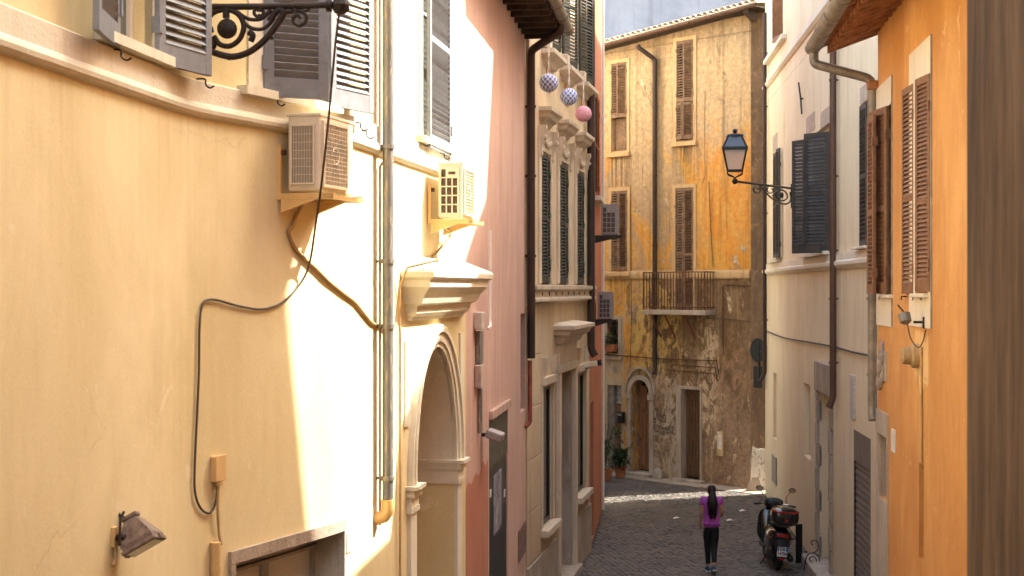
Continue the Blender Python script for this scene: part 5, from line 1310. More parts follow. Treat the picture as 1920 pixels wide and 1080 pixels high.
pts = [Vector(pw(833, 425, 13.9)), ypt(830, 440, .08), ypt(818, 470, .02), ypt(808, 482)]
tag(obj('drain_hose', MB().tube(smooth_pts(pts, 6), .012, 8), 'cable_tan', None, smooth=60), 'short tan hose below the second air conditioner above the portal cornice', 'hose')
# junction box with pigtail and conduit on the yellow wall
JB = thing('junction_box', 'small ochre junction box on the yellow wall above a conduit stub', 'junction box', T(ypt(404, 900)))
def on_yp(s, z): p = YP.pos(s, 0, z); n = YP.nrm(s); d = Vector((n.y, -n.x, 0)); return Matrix(((d.x, n.x, 0, p[0]), (d.y, n.y, 0, p[1]), (0, 0, 1, p[2]), (0, 0, 0, 1)))
s = YP.su(403); Mj = on_yp(s, zp(YP.at(s)[0].y, 902)); 
obj('box', MB().bbox(-.055, .055, 0, .045, 0, .17, .006), 'tan_plastic', JB, Mj)
obj('lid', MB().bbox(-.058, .058, .045, .052, .004, .175, .003), 'tan_plastic', JB, Mj)
obj('gland', MB().tube([(0, .035, -.03), (0, .035, .0)], .022, 10), 'tan_plastic', JB, Mj)
obj('lead', MB().tube(smooth_pts([(.01, .035, -.02), (.012, .03, -.15), (-.0, .025, -.25), (-.02, .02, -.36), (-.03, .03, -.43)], 5), .009, 6), 'cable_tan', JB, Mj, smooth=60)
s = YP.su(397); zc = zp(YP.at(s)[0].y, 1016)
Mj = on_yp(s, zc)
tag(obj('conduit', MB().tube([(0, .03, 0), (0, .03, -1.2)], .034, 14).tube([(0, .03, -.16), (0, .03, -.20)], .038, 14), 'tan_plastic', None, Mj, smooth=40), 'thick yellow conduit stub rising up the yellow wall below the junction box', 'conduit')
# old floodlight lower left
FLD = thing('floodlight', 'rusty grey floodlight tilted down on the yellow wall at lower left', 'floodlight', T(ypt(214, 1010)))
s = YP.su(212); Yf = YP.at(s)[0].y; base = ypt(212, 1008, 0)
C = Vector(pw(258, 998, Yf+.05))
obj('wall_plate', MB().box(-.03, .03, 0, .02, -.05, .06).tube([(0, .01, -.05), (-.0, .012, -.12), (.03, .012, -.15)], .008, 6), 'tan_plastic', FLD, on_yp(s, base.z))
obj('arm', MB().tube([base+Vector((.01, 0, 0)), pw(232, 1008, Yf-.02), pw(240, 1006, Yf)], .018, 8), 'iron', FLD, smooth=50)
FM = T(C) @ Ry(R(-30)) @ Rx(R(-14))       # local -z looks down
h1, h2 = .105, .055
fv = []
for (hx, hy, z) in ((.095, .085, -.075), (.10, .09, -.05), (.055, .05, .055), (.035, .03, .085)):
    fv += [(-hx, -hy, z), (hx, -hy, z), (hx, hy, z), (-hx, hy, z)]
ff = [(0, 1, 2, 3)] + [(4*i+k, 4*i+(k+1) % 4, 4*i+4+(k+1) % 4, 4*i+4+k) for i in range(3) for k in range(4)] + [(12, 13, 14, 15)]
gm = paint('weathered_lamp_housing', (.24, .18, .15), .55, .3, var=.25, grime=(.10,.06,.045), gr=.8, sc=16, bump=.5)
obj('housing', MB().add(fv, ff), gm, FLD, FM)
obj('front_rim', MB().bbox(-.108, .108, -.098, .098, -.098, -.076, .006).box(-.12, -.108, -.03, .03, -.1, -.07).box(.108, .12, -.03, .03, -.1, -.07), gm, FLD, FM)
obj('lens', MB().box(-.09, .09, -.08, .08, -.101, -.0985), 'glass_sky', FLD, FM)
obj('rear_cap', MB().bbox(-.05, .05, -.035, .035, .086, .112, .008), gm, FLD, FM)
obj('yoke', MB().tube([(-.09, -.105, -.04), (-.03, -.08, .10), (-.0, -.06, .13)], .008, 6).tube([(-.03, 0, .10), (-.055, 0, .15)], .011, 6), 'iron', FLD, FM)
# house number tile 27
NT = thing('house_number', 'small white house number tile 27 beside the lower left doorway', 'house number', T(ypt(655, 1030)))
s = YP.su(655); Mn = on_yp(s, zp(YP.at(s)[0].y, 1034))
obj('tile', MB().bbox(-.075, .075, 0, .012, 0, .155, .003), 'white_plate', NT, Mn)
def text(name, body, size, Mx, mat, parent, ext=.001, align='CENTER', width=None, off=.0):
    cu = bpy.data.curves.new(name, 'FONT'); cu.body = body; cu.size = size; cu.extrude = ext; cu.align_x = align; cu.align_y = 'CENTER'; cu.offset = off
    o = bpy.data.objects.new(name, cu); COL.objects.link(o); bpy.context.view_layer.update()
    me = bpy.data.meshes.new_from_object(o.evaluated_get(bpy.context.evaluated_depsgraph_get())); bpy.data.objects.remove(o)
    if width:
        xs = [v.co.x for v in me.vertices]; k = width/(max(xs)-min(xs))
        for v in me.vertices: v.co.x *= k
    me.materials.clear(); me.materials.append(M[mat] if isinstance(mat, str) else mat)
    return obj(name, me, None, parent, Mx)
# text frame: local x must run left to right for the reader: flip x of the wall frame (x points to the reader's left)
TF = lambda Mx: Mx @ Matrix(((-1,0,0,0),(0,0,1,0),(0,1,0,0),(0,0,0,1)))
text('digits', '27', .11, TF(Mn @ T((0, .013, .078))), paint('grey_blue_digits', (.30,.32,.36), .5), NT)
# ---- downpipes left side
def lwz(W, u, v, n=0): return (W.x(u, n), n, W.z(u, v, n))
xg = LC.x(727.5, .10)
downpipe('tall worn zinc downpipe on the yellow house left of the arched portal', LC, [(xg, .10, 12.4), (xg, .10, LC.z(727, 936, .10))], .046, 'grey_pipe', [(xg, .10, LC.z(727, v, .1)) for v in (275, 490, 612, 897)])
xb = LC.x(725, .10)
tag(obj('pipe_shoe', MB().tube([(xg, .10, LC.z(727, 937, .1)), (xg, .10, LC.z(727, 958, .1)), (xg+.01, .07, LC.z(727, 968, .1)), (xg+.03, -.02, LC.z(727, 974, .1))], .056, 14), 'yellow_metal', None, LC.M(), smooth=50), 'yellow elbow at the foot of the tall zinc downpipe', 'pipe')
x = LC.x(712.5, .025)
tag(obj('conduit', MB().tube([(x, .025, 12), (x, .025, LC.z(712, 278, .025)), (x, .065, LC.z(712, 286, .02)), (x, .065, LC.z(712, 300, .02)), (x, .025, LC.z(712, 312, .02)), (x, .025, LC.z(712, 985, .025))], .011, 8), 'cable_tan', None, LC.M(), smooth=50), 'thin conduit running beside the tall zinc downpipe', 'conduit')
x = LC.x(747, .02)
tag(obj('conduit', MB().tube([(x-.25, .32, 5.45), (x, .10, 5.38), (x, .03, 5.2), (x, .03, 4.9), (x-.02, .03, 4.8), (x-.02, .03, 1.2)], .012, 8), 'cable_tan', None, LC.M(), smooth=50), 'tan conduit dropping beside the arched portal from its cornice', 'conduit')
# stone house dark downpipe + gutter neck
x = LS.x(996, .10)
zt_ = 8.75
xo_ = LS.x(1046, .62)
downpipe('dark downpipe with angled neck where pink and stone houses meet', LS, [(xo_, .66, 9.06), (xo_, .66, 8.93), (x, .10, 8.78), (x, .10, LS.z(996, 672, .1))], .062, 'dark_pipe', [(x, .10, LS.z(996, v, .1)) for v in (200, 330, 480)])
downpipe('thin rusty red pipe below the dark downpipe of the stone house', LS, [(x, .08, LS.z(996, 676, .1)), (x, .08, LS.z(996, 792, .1)), (x+.06, .02, LS.z(996, 800, .1))], .035, paint('red_oxide_pipe', (.28,.08,.05), .6), [])
x = LS.x(1108.5, .12)
downpipe('black downpipe on the far corner of the stone house', LS, [(x, .12, 13), (x, .12, LS.z(1108, 655, .12)), (x, .2, LS.z(1108, 668, .12))], .075, 'dark_pipe', [])
x = LE.x(1138, .06)
tag(obj('conduit', MB().tube([(LE.x(1131,.05), .05, 12.5), (LE.x(1131,.05), .05, .2)], .03, 8), 'white_frame', None, LE.M()), 'slim pale pipe on the edge of the sunlit cream wall', 'pipe')
# security camera
SC = thing('security_camera', 'small grey security camera on the corner of the stone house', 'security camera', LS.M(LS.x(1098), .0, LS.z(1100, 685)))
p = Vector(pw(1098, 688, 27.2))
obj('camera_body', MB().bbox(-.13, .17, -.055, .055, -.055, .055, .015), 'ac_white', SC, T(pw(1107, 683, 27.1)) @ Rz(R(-25)) @ Ry(R(-8)))
obj('lens_shade', MB().box(.17, .21, -.06, .06, -.05, .06), 'dark', SC, T(pw(1107, 683, 27.1)) @ Rz(R(-25)) @ Ry(R(-8)))
obj('bracket', MB().tube([pw(1096, 690, 27.1), pw(1100, 690, 27.1), pw(1105, 686, 27.1)], .03, 8).tube([LS.A+LS.d*LS.x(1095)+Vector((0,0,p.z)), pw(1098, 690, 27.1)], .03, 8), 'ac_grey', SC)
# ------------------------------------------------------------------ paper lanterns
def check_mat(name, a, b_, nu, nv):
    m, t, b = mat_new(name, .8); g = NG(t)
    tc = g.n('ShaderNodeTexCoord'); sx_ = g.n('ShaderNodeSeparateXYZ'); g.l(tc.outputs['Object'], sx_.inputs[0])
    at = g.math('ARCTAN2', sx_.outputs[0], sx_.outputs[1])
    U = g.math('MULTIPLY', at, nu/6.2832); V = g.math('MULTIPLY', sx_.outputs[2], nv)
    p = g.math('FRACT', g.math('ADD', U, V)); q = g.math('FRACT', g.math('SUBTRACT', U, V))
    f = g.math('MULTIPLY', g.math('ADD', g.math('GREATER_THAN', p, .5), g.math('GREATER_THAN', q, .5)), .5)
    g.l(g.mix(f, a, b_), b.inputs['Base Color']); return m
blue = check_mat('blue_checked_paper', (.74,.74,.78), (.07,.12,.46), 11, 12)
m, t, b = mat_new('pink_paper', .8); g = NG(t); g.l(g.mix(g.ramp(g.noise((1,1,6), 14, 5), .4, .6), (.66,.24,.32), (.78,.42,.46)), b.inputs['Base Color'])
pinkp = m
for (u, v, r, mt, lab) in ((1029, 155.5, 18, blue, 'blue checked paper lantern, highest of the three hanging balls'), (1067, 181.5, 16.5, blue, 'blue checked paper lantern hanging between the other blue ball and the pink one'), (1094, 213.5, 15.5, pinkp, 'pink paper lantern, the lowest of the three hanging balls')):
    Y = 21.9 if u < 1050 else (23.5 if u < 1080 else 24.9)
    c = pw(u, v, Y); rr = r/FPX*Y
    t = thing('paper_lantern', lab, 'lantern', T(c), 'paper lanterns hanging in front of the stone house')
    pr = []
    nr = 22
    for i in range(nr+1):
        a = math.pi*(i+.0)/nr; pr.append((max(.004, math.sin(a)*rr*(1+.012*(-1)**i)), -math.cos(a)*rr*.97))
    obj('shade', MB().lathe(pr, 28), mt, t, T(c), smooth=25)
    topz = 9.05
    w = MB()
    for dx in (-.09, .0, .09):
        X = c.x + (c.y-23)*.0
        a = LS.A + LS.d*(LS.x(u, .24)+dx*1.6) + LS.n*.24
        w.tube([(c.x+dx*.25, c.y, c.z+rr*.95), (a.x, a.y, 9.02)], .0022, 4)
    obj('hanging_wires', w, 'white_frame', t)
# ------------------------------------------------------------------ street lantern on the beige wall
Yl = 28.2
SLN = thing('street_lantern', 'black street lantern on a scrolled iron arm in front of the ochre facade', 'street lamp', T(pw(1487, 350, 29.0)))
c = pw(1378, 340, Yl); k = Yl/FPX
def lz_(v): return zp(Yl, v)
cx_, cy_ = c.x, c.y
Lc = T((cx_, cy_, 0))
im = M['black_metal']
rot = Rz(R(-9))
def frustum(z0, r0, z1, r1, th=.012, frame=True):
    out = []
    for i in range(4):
        a = R(45+90*i); out.append(((r0*math.cos(a), r0*math.sin(a), z0), (r1*math.cos(a), r1*math.sin(a), z1)))
    return out
zb, zm, zt2, zf = lz_(320), lz_(280), lz_(255), lz_(246)
rb, rm, rt = 13.5*k*1.42, 21*k*1.45, 12*k*1.42
fr_ = MB()
E = frustum(zb, rb, zm, rm)
for i in range(4):
    p0, p1 = E[i]; q0, q1 = E[(i+1) % 4]
    fr_.tube([p0, p1], .017, 6); fr_.tube([p0, q0], .017, 6); fr_.tube([p1, q1], .022, 6)
obj('lantern_frame', fr_, im, SLN, Lc @ rot)
fr_ = MB().add([p for e in frustum(zm+.01, rm*1.12, zm+.035, rm*1.12) for p in e], [(0,2,3,1),(2,4,5,3),(4,6,7,5),(6,0,1,7),(1,3,5,7),(0,6,4,2)])
obj('rim', fr_, im, SLN, Lc @ rot)
E = frustum(zm+.035, rm*1.0, zt2, rt)
fr_ = MB()
for i in range(4): p0, p1 = E[i]; q0, q1 = E[(i+1) % 4]; fr_.tube([p0, p1], .02, 6); fr_.tube([p1, q1], .02, 6)
obj('roof_frame', fr_, im, SLN, Lc @ rot)
smoked, t_, b_ = mat_new('smoky_roof_glass', .15); b_.inputs['Base Color'].default_value = (.12,.14,.18,1)
me = MB().add([p for e in E for p in e], [(0,2,3,1),(2,4,5,3),(4,6,7,5),(6,0,1,7)])
obj('roof_pane', me, smoked, SLN, Lc @ rot)
obj('roof_cap', MB().lathe([(rt*1.05, zt2-.005), (rt*.9, zt2+.03), (.045, zt2+.05), (.03, zt2+.07), (.055, zt2+.10), (.035, zt2+.135), (.001, zt2+.15)], 12), im, SLN, Lc, smooth=40)
gl, t_, b_ = mat_new('frosted_lantern_glass', .35); b_.inputs['Base Color'].default_value = (.80,.72,.66,1); b_.inputs['Transmission Weight'].default_value = .55; b_.inputs['IOR'].default_value = 1.1
E = frustum(zb, rb*.96, zm, rm*.96)
obj('glass_pane', MB().add([p for e in E for p in e], [(0,2,3,1),(2,4,5,3),(4,6,7,5),(6,0,1,7)]), gl, SLN, Lc @ rot)
obj('lamp_bulb', MB().ball((0, 0, zm-.05), .09, (1,1,.8)), 'white_plate', SLN, Lc)
cr = MB()
for i in range(4):
    a = R(45+90*i); cr.tube(smooth_pts([(rb*math.cos(a), rb*math.sin(a), zb), (rb*.95*math.cos(a), rb*.95*math.sin(a), zb-.07), (.03*math.cos(a), .03*math.sin(a), zb-.13), (0, 0, zb-.2)], 3), .014, 6)
cr.ball((0, 0, lz_(340)), .06, (1,1,1), 10)
obj('cradle', cr, im, SLN, Lc @ rot, smooth=50)
# arm goes from the cradle to the wall
WPt = RW.A + RW.d*RW.x(1487) ; wz = lz_(340)
A_ = Vector((cx_, cy_, wz)); B_ = Vector((WPt.x, WPt.y, zp(WPt.y, 342)))
dv = (B_-A_); Ln = dv.length
AM = Matrix(((dv.x/Ln, -dv.y/Ln, 0, A_.x), (dv.y/Ln, dv.x/Ln, 0, A_.y), (0, 0, 1, wz), (0, 0, 0, 1)))
obj('arm', MB().tube([(0, 0, 0), (Ln, 0, 0)], .024, 8), im, SLN, AM, smooth=50)
s_ = Ln/112.0           # one photo pixel along the arm
def A2_(pts): return [(x*s_, 0, -z*k) for x, z in pts]
def sw(pts, r): obj('scroll', MB().tube(smooth_pts(A2_(pts), 4), r, 6), im, SLN, AM, smooth=60)
sw([(38, 4), (34, 10), (38, 17), (46, 15), (46, 8), (41, 8)], .016)
sw([(46, 3), (56, 12), (66, 22), (80, 30), (94, 33), (104, 29), (108, 20), (106, 8)], .018)
sw([(62, 3), (60, 10), (66, 15), (72, 10), (69, 5)], .013)
sw([(84, 4), (78, 12), (79, 21), (88, 27), (98, 23), (100, 14), (94, 7), (86, 6)], .015)
sw([(70, 20), (76, 12), (82, 6)], .012)
obj('boss', MB().lathe([(.001, -.02), (.06, -.015), (.06, .015), (.001, .02)], 12, (0,0,0), T((89*s_, 0, -16*k)) @ Rx(R(90))), im, SLN, AM)
obj('wall_plate', MB().bbox(Ln-.03, Ln+.02, -.04, .04, -.42, .10, .008), im, SLN, AM)
obj('supply_lead', MB().tube([(Ln-.02, -.03, -.4), (Ln-.0, -.03, -1.9)], .009, 5), 'cable_dark', SLN, AM)
# ------------------------------------------------------------------ round traffic sign seen from behind
TS = thing('traffic_sign', 'dark round sign and plate beyond the corner of the beige house', 'sign', T(pw(1424, 655, 35.6)))
p = pw(1421, 657, 35.6)
obj('disc', MB().lathe([(.001, -.012), (.30, -.012), (.31, 0), (.30, .012), (.001, .012)], 28, (0,0,0), T(p) @ Rz(R(-62)) @ Rx(R(90))), 'black_metal', TS, smooth=40)
p2 = pw(1421, 705, 35.6)
obj('plate', MB().bbox(-.14, .14, -.012, .012, -.30, .24, .01, T(p2) @ Rz(R(-50))), 'black_metal', TS)
obj('clamp', MB().tube([pw(1424, 640, 35.55), pw(1424, 720, 35.55)], .03, 8).tube([pw(1424, 660, 35.55), pw(1434, 660, 35.3)], .02, 6), 'black_metal', TS)
# ------------------------------------------------------------------ plants
def leafy(name, parent, c, r, n, h, mat='leaf', size=.07, seed=1, droop=0):
    rnd = random.Random(seed); mb = MB()
    for _ in range(n):
        a = rnd.uniform(0, 6.283); rad = r*math.sqrt(rnd.random()); z = h*rnd.random()**.8
        p = Vector((c[0]+rad*math.cos(a)*(1-.4*z/h), c[1]+rad*math.sin(a)*(1-.4*z/h), c[2]+z))
        Mx = T(p) @ Rz(rnd.uniform(0, 6.28)) @ Rx(rnd.uniform(-1.2, 1.0)); s_ = size*rnd.uniform(.6, 1.3)
        mb.add([(0, 0, 0), (s_*.28, s_*.5, s_*.08), (0, s_*1.2, -s_*.1), (-s_*.28, s_*.5, s_*.08)], [(0, 1, 2), (0, 2, 3)], Mx)
    return obj(name, mb, mat, parent)
def stems(parent, c, r, n, h, seed=3):
    rnd = random.Random(seed); mb = MB()
    for _ in range(n):
        a = rnd.uniform(0, 6.28); mb.tube(smooth_pts([c, (c[0]+r*.3*math.cos(a), c[1]+r*.3*math.sin(a), c[2]+h*.5), (c[0]+r*math.cos(a), c[1]+r*math.sin(a), c[2]+h*rnd.uniform(.7,1))], 3), .008, 4)
    return obj('stem', mb, 'leaf', parent)
def pot(parent, c, r, h, mat='terracotta'): return obj('pot', MB().lathe([(r*.7, 0), (r*.95, h*.8), (r*1.08, h*.8), (r*1.08, h), (r*.92, h), (r*.88, h*.85), (.01, h*.85)], 18, c), mat, parent, smooth=40)
Yp = 38.9
c = pw(1163, 890, Yp); c = Vector((c.x, Yp, 0.03))
PT = thing('potted_plant', 'bushy dark green plant in a terracotta pot beside the arched doorway', 'potted plant', T(c))
pot(PT, tuple(c), .17, .28); stems(PT, (c.x, c.y, .3), .35, 16, .7); leafy('foliage', PT, (c.x, c.y, .28), .32, 420, .5, size=.10, seed=5)
leafy('foliage', PT, (c.x-.05, c.y+.1, .8), .22, 60, .6, size=.08, seed=8)
c2 = Vector(((1136-960)/FPX*38.2, 38.2, .03))
PT2 = thing('potted_plant', 'tall thin plant half hidden by the cream wall edge near the left door', 'potted plant', T(c2))
pot(PT2, tuple(c2), .18, .3); stems(PT2, (c2.x, c2.y, .3), .2, 8, 1.3, 5); leafy('foliage', PT2, (c2.x, c2.y, .35), .16, 160, .8, size=.08, seed=9)
xg_, zg_ = FA.xz(1147, 652); 
WB = thing('window_box', 'terracotta flower box with small plants in the barred window', 'flower box', FA.M(xg_, .1, zg_-.1))
Mw = FA.M(xg_, .12, zg_)
obj('box', MB().add([(-.22,-.08,-.1),(.22,-.08,-.1),(.22,.08,-.1),(-.22,.08,-.1),(-.26,-.1,.1),(.26,-.1,.1),(.26,.1,.1),(-.26,.1,.1)], [(0,3,2,1),(4,5,6,7),(0,1,5,4),(1,2,6,5),(2,3,7,6),(3,0,4,7)]), 'terracotta', WB, Mw)
mb = MB(); rnd = random.Random(4)
for _ in range(220):
    Mx = T((rnd.uniform(-.25,.25), rnd.uniform(-.08,.10), .1+.28*rnd.random()**1.5)) @ Rz(rnd.uniform(0,6)) @ Rx(rnd.uniform(-1,1)); s_ = .08*rnd.uniform(.6,1.2)
    mb.add([(0,0,0),(s_*.28,s_*.5,0),(0,s_*1.2,0),(-s_*.28,s_*.5,0)], [(0,1,2),(0,2,3)], Mx)
obj('foliage', mb, 'leaf', WB, Mw)
MBX = thing('mailbox', 'small black mailbox on the plaster between the left door and the arch', 'mailbox', FA.M(fx(1168), .01, fz(1168, 793)))
obj('box', MB().bbox(fx(1168)-.09, fx(1168)+.09, .01, .14, fz(1168, 793), fz(1168, 772), .01), 'black_metal', MBX, FA.M())
obj('flap', MB().bbox(fx(1168)-.07, fx(1168)+.07, .14, .15, fz(1168, 779), fz(1168, 775), .003), 'ac_grey', MBX, FA.M())
BX = thing('meter_cabinet', 'torn white poster on a shallow cabinet right of the plank door', 'cabinet', FA.M(fx(1352), 0, fz(1352, 855)))
obj('cabinet', MB().bbox(fx(1358), fx(1346), 0, .06, fz(1352, 855), fz(1352, 808), .01), 'trim_ochre', BX, FA.M())
obj('poster', MB().box(fx(1356), fx(1348), .0605, .064, fz(1352, 842), fz(1352, 810)), paint('torn_white_poster', (.62,.58,.50), .8, var=.1, grime=(.25,.15,.09), gr=1.0, sc=7, bump=.2), BX, FA.M())
ST = obj('kerb_stone', MB().ball((0, 0, .12), .17, (1, .8, 1.2), 9), 'worn_stone', None, FA.M(fx(1241), .18, 0)); tag(ST, 'small rounded stone bollard at the foot of the wall under the graffiti', 'bollard')
ST = obj('kerb_stone', MB().add([(-.2,-.1,0),(.2,-.1,0),(.2,.2,0),(-.2,.2,0),(-.08,-.1,.38),(.08,-.1,.38),(.08,-.0,.34),(-.08,0,.34)], [(0,3,2,1),(4,5,6,7),(0,1,5,4),(1,2,6,5),(2,3,7,6),(3,0,4,7)]), 'worn_stone', None, T((pw(1414, 918, 36.4).x, 36.3, 0))); tag(ST, 'pointed stone corner guard at the corner of the ochre house', 'bollard')
# scraps of paper on the setts
for (u, v, lab) in ((1268, 975, 'small white paper scrap on the setts left of the walking woman'), (1392, 961, 'white paper scrap on the setts between the woman and the scooter'), (1368, 979, 'crumpled white scrap on the setts right of the woman')):
    Y = FPX*EYE/(v-540); p = pw(u, v, Y); rnd = random.Random(u)
    tag(obj('litter', MB().add([(-.06+rnd.uniform(-.02,.02), -.05, .03), (.07, -.04, .05), (.08, .05, .03), (0, .03, .07), (-.07, .05, .035)], [(0,1,3), (1,2,3), (2,4,3), (4,0,3)]), 'white_plate', None, T((p.x, p.y, .005))), lab, 'litter')
# iron scroll fence end by the beige wall
IS = thing('iron_scroll', 'curled wrought iron guard at the foot of the beige wall', 'ironwork', T((5.35, 25.9, 0)))
Mi = T((pw(1521, 1060, 25.9).x, 25.9, 0)); k2 = 25.9/FPX
def iz(v): return zp(25.9, v)
def ip(pts, r): obj('scroll', MB().tube(smooth_pts([((u-1521)*k2, 0, iz(v)) for u, v in pts], 5), r, 7), 'iron', IS, Mi, smooth=60)
ip([(1525, 1021), (1521, 1020), (1522, 1014), (1531, 1014), (1535, 1024), (1530, 1034), (1515, 1040), (1510, 1052), (1508, 1070)], .010)
ip([(1524, 1052), (1520, 1052), (1518, 1047), (1525, 1043), (1531, 1050), (1527, 1060), (1518, 1062), (1511, 1055), (1513, 1043), (1522, 1037), (1534, 1042), (1537, 1055), (1531, 1063)], .010)
BP = obj('metal_plate', MB().bbox(0, .14, -.01, .01, 0.02, .75, .004), 'black_metal', None, T((pw(1492, 1000, 26.6).x, 26.6, .03)) @ Rz(R(20))); tag(BP, 'black metal plate leaning against the beige wall behind the scooter', 'metal plate')

# ------------------------------------------------------------------ scooter, seen from behind
ys = 26.2; xs_ = (1457-960)/FPX*ys
SCt = thing('scooter', 'black scooter with red striped top case and white number plate parked by the wall', 'scooter', T((xs_, ys, 0)))
SM = T((xs_, ys, .02)) @ Rz(R(-1)) @ Ry(R(5)) @ Matrix.Diagonal((1.04, 1.0, 1.0, 1))       # heading +y, leaning on its stand
gloss, t_, b_ = mat_new('black_gloss_paint', .18, 0, .6); b_.inputs['Base Color'].default_value = (.012,.011,.012,1); b_.inputs['Coat Weight'].default_value = .6
plas = paint('black_plastic', (.022,.021,.021), .5, var=.2)
redl, t_, b_ = mat_new('red_lens', .15, 0, .7); b_.inputs['Base Color'].default_value = (.34,.012,.015,1)
chrome, t_, b_ = mat_new('chrome', .15, 1.0); b_.inputs['Base Color'].default_value = (.6,.58,.55,1)
def loft(secs, seg=20, cap=True):
    """secs: (y, cx, cz, hw, hh, p) superellipse sections along y"""
    mb = MB(); n = len(secs)
    for (y, cx, cz, hw, hh, p) in secs:
        for k in range(seg):
            q = 2*math.pi*k/seg; c_, s_ = math.cos(q), math.sin(q)
            mb.v.append((cx+hw*math.copysign(abs(c_)**(2/p), c_), y, cz+hh*math.copysign(abs(s_)**(2/p), s_)))
    for i in range(n-1):
        for k in range(seg): k2 = (k+1) % seg; mb.f.append((i*seg+k, i*seg+k2, (i+1)*seg+k2, (i+1)*seg+k))
    mb.f.append(tuple(range(seg))); mb.f.append(tuple((n-1)*seg+k for k in range(seg)))
    return mb
def wheel(y, r, w_, name):
    pr = [(r*.62, -w_*.35), (r*.8, -w_*.5), (r*.95, -w_*.42), (r, -w_*.15), (r, w_*.15), (r*.95, w_*.42), (r*.8, w_*.5), (r*.62, w_*.35)]
    m = T((0, y, r)) @ Ry(R(90))
    t = obj('wheel', MB().lathe(pr, 28, (0,0,0), m), paint('tyre_rubber', (.02,.02,.02), .8, var=.2), SCt, SM, smooth=35)
    obj('rim', MB().lathe([(.03, -w_*.3), (r*.58, -w_*.28), (r*.62, -w_*.34), (r*.62, w_*.34), (r*.58, w_*.28), (.03, w_*.3)], 20, (0,0,0), m), 'ac_grey', t, SM, smooth=35)
wheel(0.0, .25, .12, 'rear'); wheel(1.25, .25, .10, 'front')
obj('rear_body', loft([(-.28, 0, .66, .10, .06, 2.5), (-.20, 0, .62, .17, .14, 2.8), (-.05, 0, .58, .21, .20, 2.8), (.25, 0, .55, .22, .23, 3), (.5, 0, .52, .20, .24, 3), (.62, 0, .45, .17, .16, 3)]), gloss, SCt, SM, smooth=60)
obj('rear_mudguard', loft([(-.34, 0, .36, .09, .11, 3), (-.27, 0, .46, .11, .17, 3), (-.16, 0, .5, .11, .14, 3)]), plas, SCt, SM, smooth=60)
obj('seat', loft([(-.22, 0, .83, .12, .03, 2.5), (-.12, 0, .84, .16, .055, 2.6), (.2, 0, .82, .16, .06, 2.6), (.45, 0, .78, .12, .05, 2.6), (.55, 0, .76, .08, .03, 2.6)]), plas, SCt, SM, smooth=60)
obj('tail_light', loft([(-.295, 0, .66, .09, .03, 3), (-.27, 0, .67, .11, .04, 3), (-.22, 0, .67, .12, .04, 3)]), redl, SCt, SM, smooth=60)
obj('number_plate', MB().bbox(-.088, .088, -.372, -.362, .30, .475, .004), 'white_plate', SCt, SM)
pb = SCt
blu, t_, b_ = mat_new('plate_blue', .4); b_.inputs['Base Color'].default_value = (.02,.13,.50,1)
obj('plate_band', MB().box(-.086, -.058, -.375, -.3725, .40, .472).box(.055, .086, -.375, -.3725, .40, .472), blu, SCt, SM)
TM = SM @ Matrix(((1,0,0,0),(0,0,-1,0),(0,1,0,0),(0,0,0,1)))
text('plate_text', 'EB', .085, SM @ T((0, -.374, .435)) @ Rx(R(90)), 'ink', SCt, width=.09, off=.002)
text('plate_text', '14784', .085, SM @ T((0, -.374, .352)) @ Rx(R(90)), 'ink', SCt, width=.155, off=.002)
obj('reflector', MB().bbox(-.05, .05, -.37, -.36, .235, .275, .006), redl, SCt, SM)
obj('plate_bracket', MB().bbox(-.095, .095, -.36, -.335, .27, .49, .006), plas, SCt, SM)
tc = loft([(-.50, 0, 1.02, .17, .10, 3), (-.47, 0, 1.02, .215, .145, 3), (-.35, 0, 1.03, .245, .165, 3), (-.15, 0, 1.03, .24, .165, 3), (-.03, 0, 1.02, .20, .14, 3), (0.0, 0, 1.02, .15, .09, 3)])
TC = obj('top_case', tc, gloss, SCt, SM, smooth=60)
obj('reflector_strip', loft([(-.505, 0, 1.115, .15, .014, 4), (-.46, 0, 1.12, .20, .022, 4), (-.38, 0, 1.125, .235, .024, 4), (-.30, 0, 1.125, .249, .02, 4)]), redl, TC, SM, smooth=60)
text('top_case_mark', '---', .10, SM @ T((.0, -.503, 1.0)) @ Rx(R(90)), redl, TC, width=.06) if False else obj('emblem', MB().bbox(-.035, .035, -.507, -.500, .97, .995, .003).bbox(-.03, .03, -.507, -.50, .945, .957, .003), redl, TC, SM)
obj('rack', MB().tube([(-.12, -.30, .87), (-.12, .0, .86)], .012, 8).tube([(.12, -.30, .87), (.12, .0, .86)], .012, 8).tube([(-.10, -.34, .855), (.10, -.34, .855)], .010, 8), chrome, SCt, SM, smooth=50)
obj('floorboard', MB().bbox(-.20, .20, .5, 1.0, .27, .34, .02), plas, SCt, SM)
obj('leg_shield', loft([(.93, 0, .62, .21, .32, 3.5), (.98, 0, .66, .26, .34, 3), (1.06, 0, .68, .20, .32, 2.6), (1.14, 0, .72, .10, .24, 2.4)]), gloss, SCt, SM, smooth=60)
obj('front_mudguard', loft([(1.02, 0, .40, .06, .10, 2.5), (1.2, 0, .46, .08, .09, 2.5), (1.45, 0, .42, .06, .06, 2.5)]), gloss, SCt, SM, smooth=60)
obj('handlebar_cover', loft([(.80, 0, 1.08, .09, .05, 2.5), (.90, 0, 1.10, .17, .09, 2.5), (1.0, 0, 1.08, .17, .10, 2.5), (1.12, 0, 1.03, .09, .09, 2.2)]), plas, SCt, SM, smooth=60)
obj('dashboard', MB().bbox(-.11, .11, .80, .83, 1.08, 1.17, .01), 'glass_sky', SCt, SM)
hb = MB().tube(smooth_pts([(-.36, .78, 1.06), (-.2, .86, 1.08), (0, .92, 1.06), (.2, .86, 1.08), (.36, .78, 1.06)], 4), .013, 8)
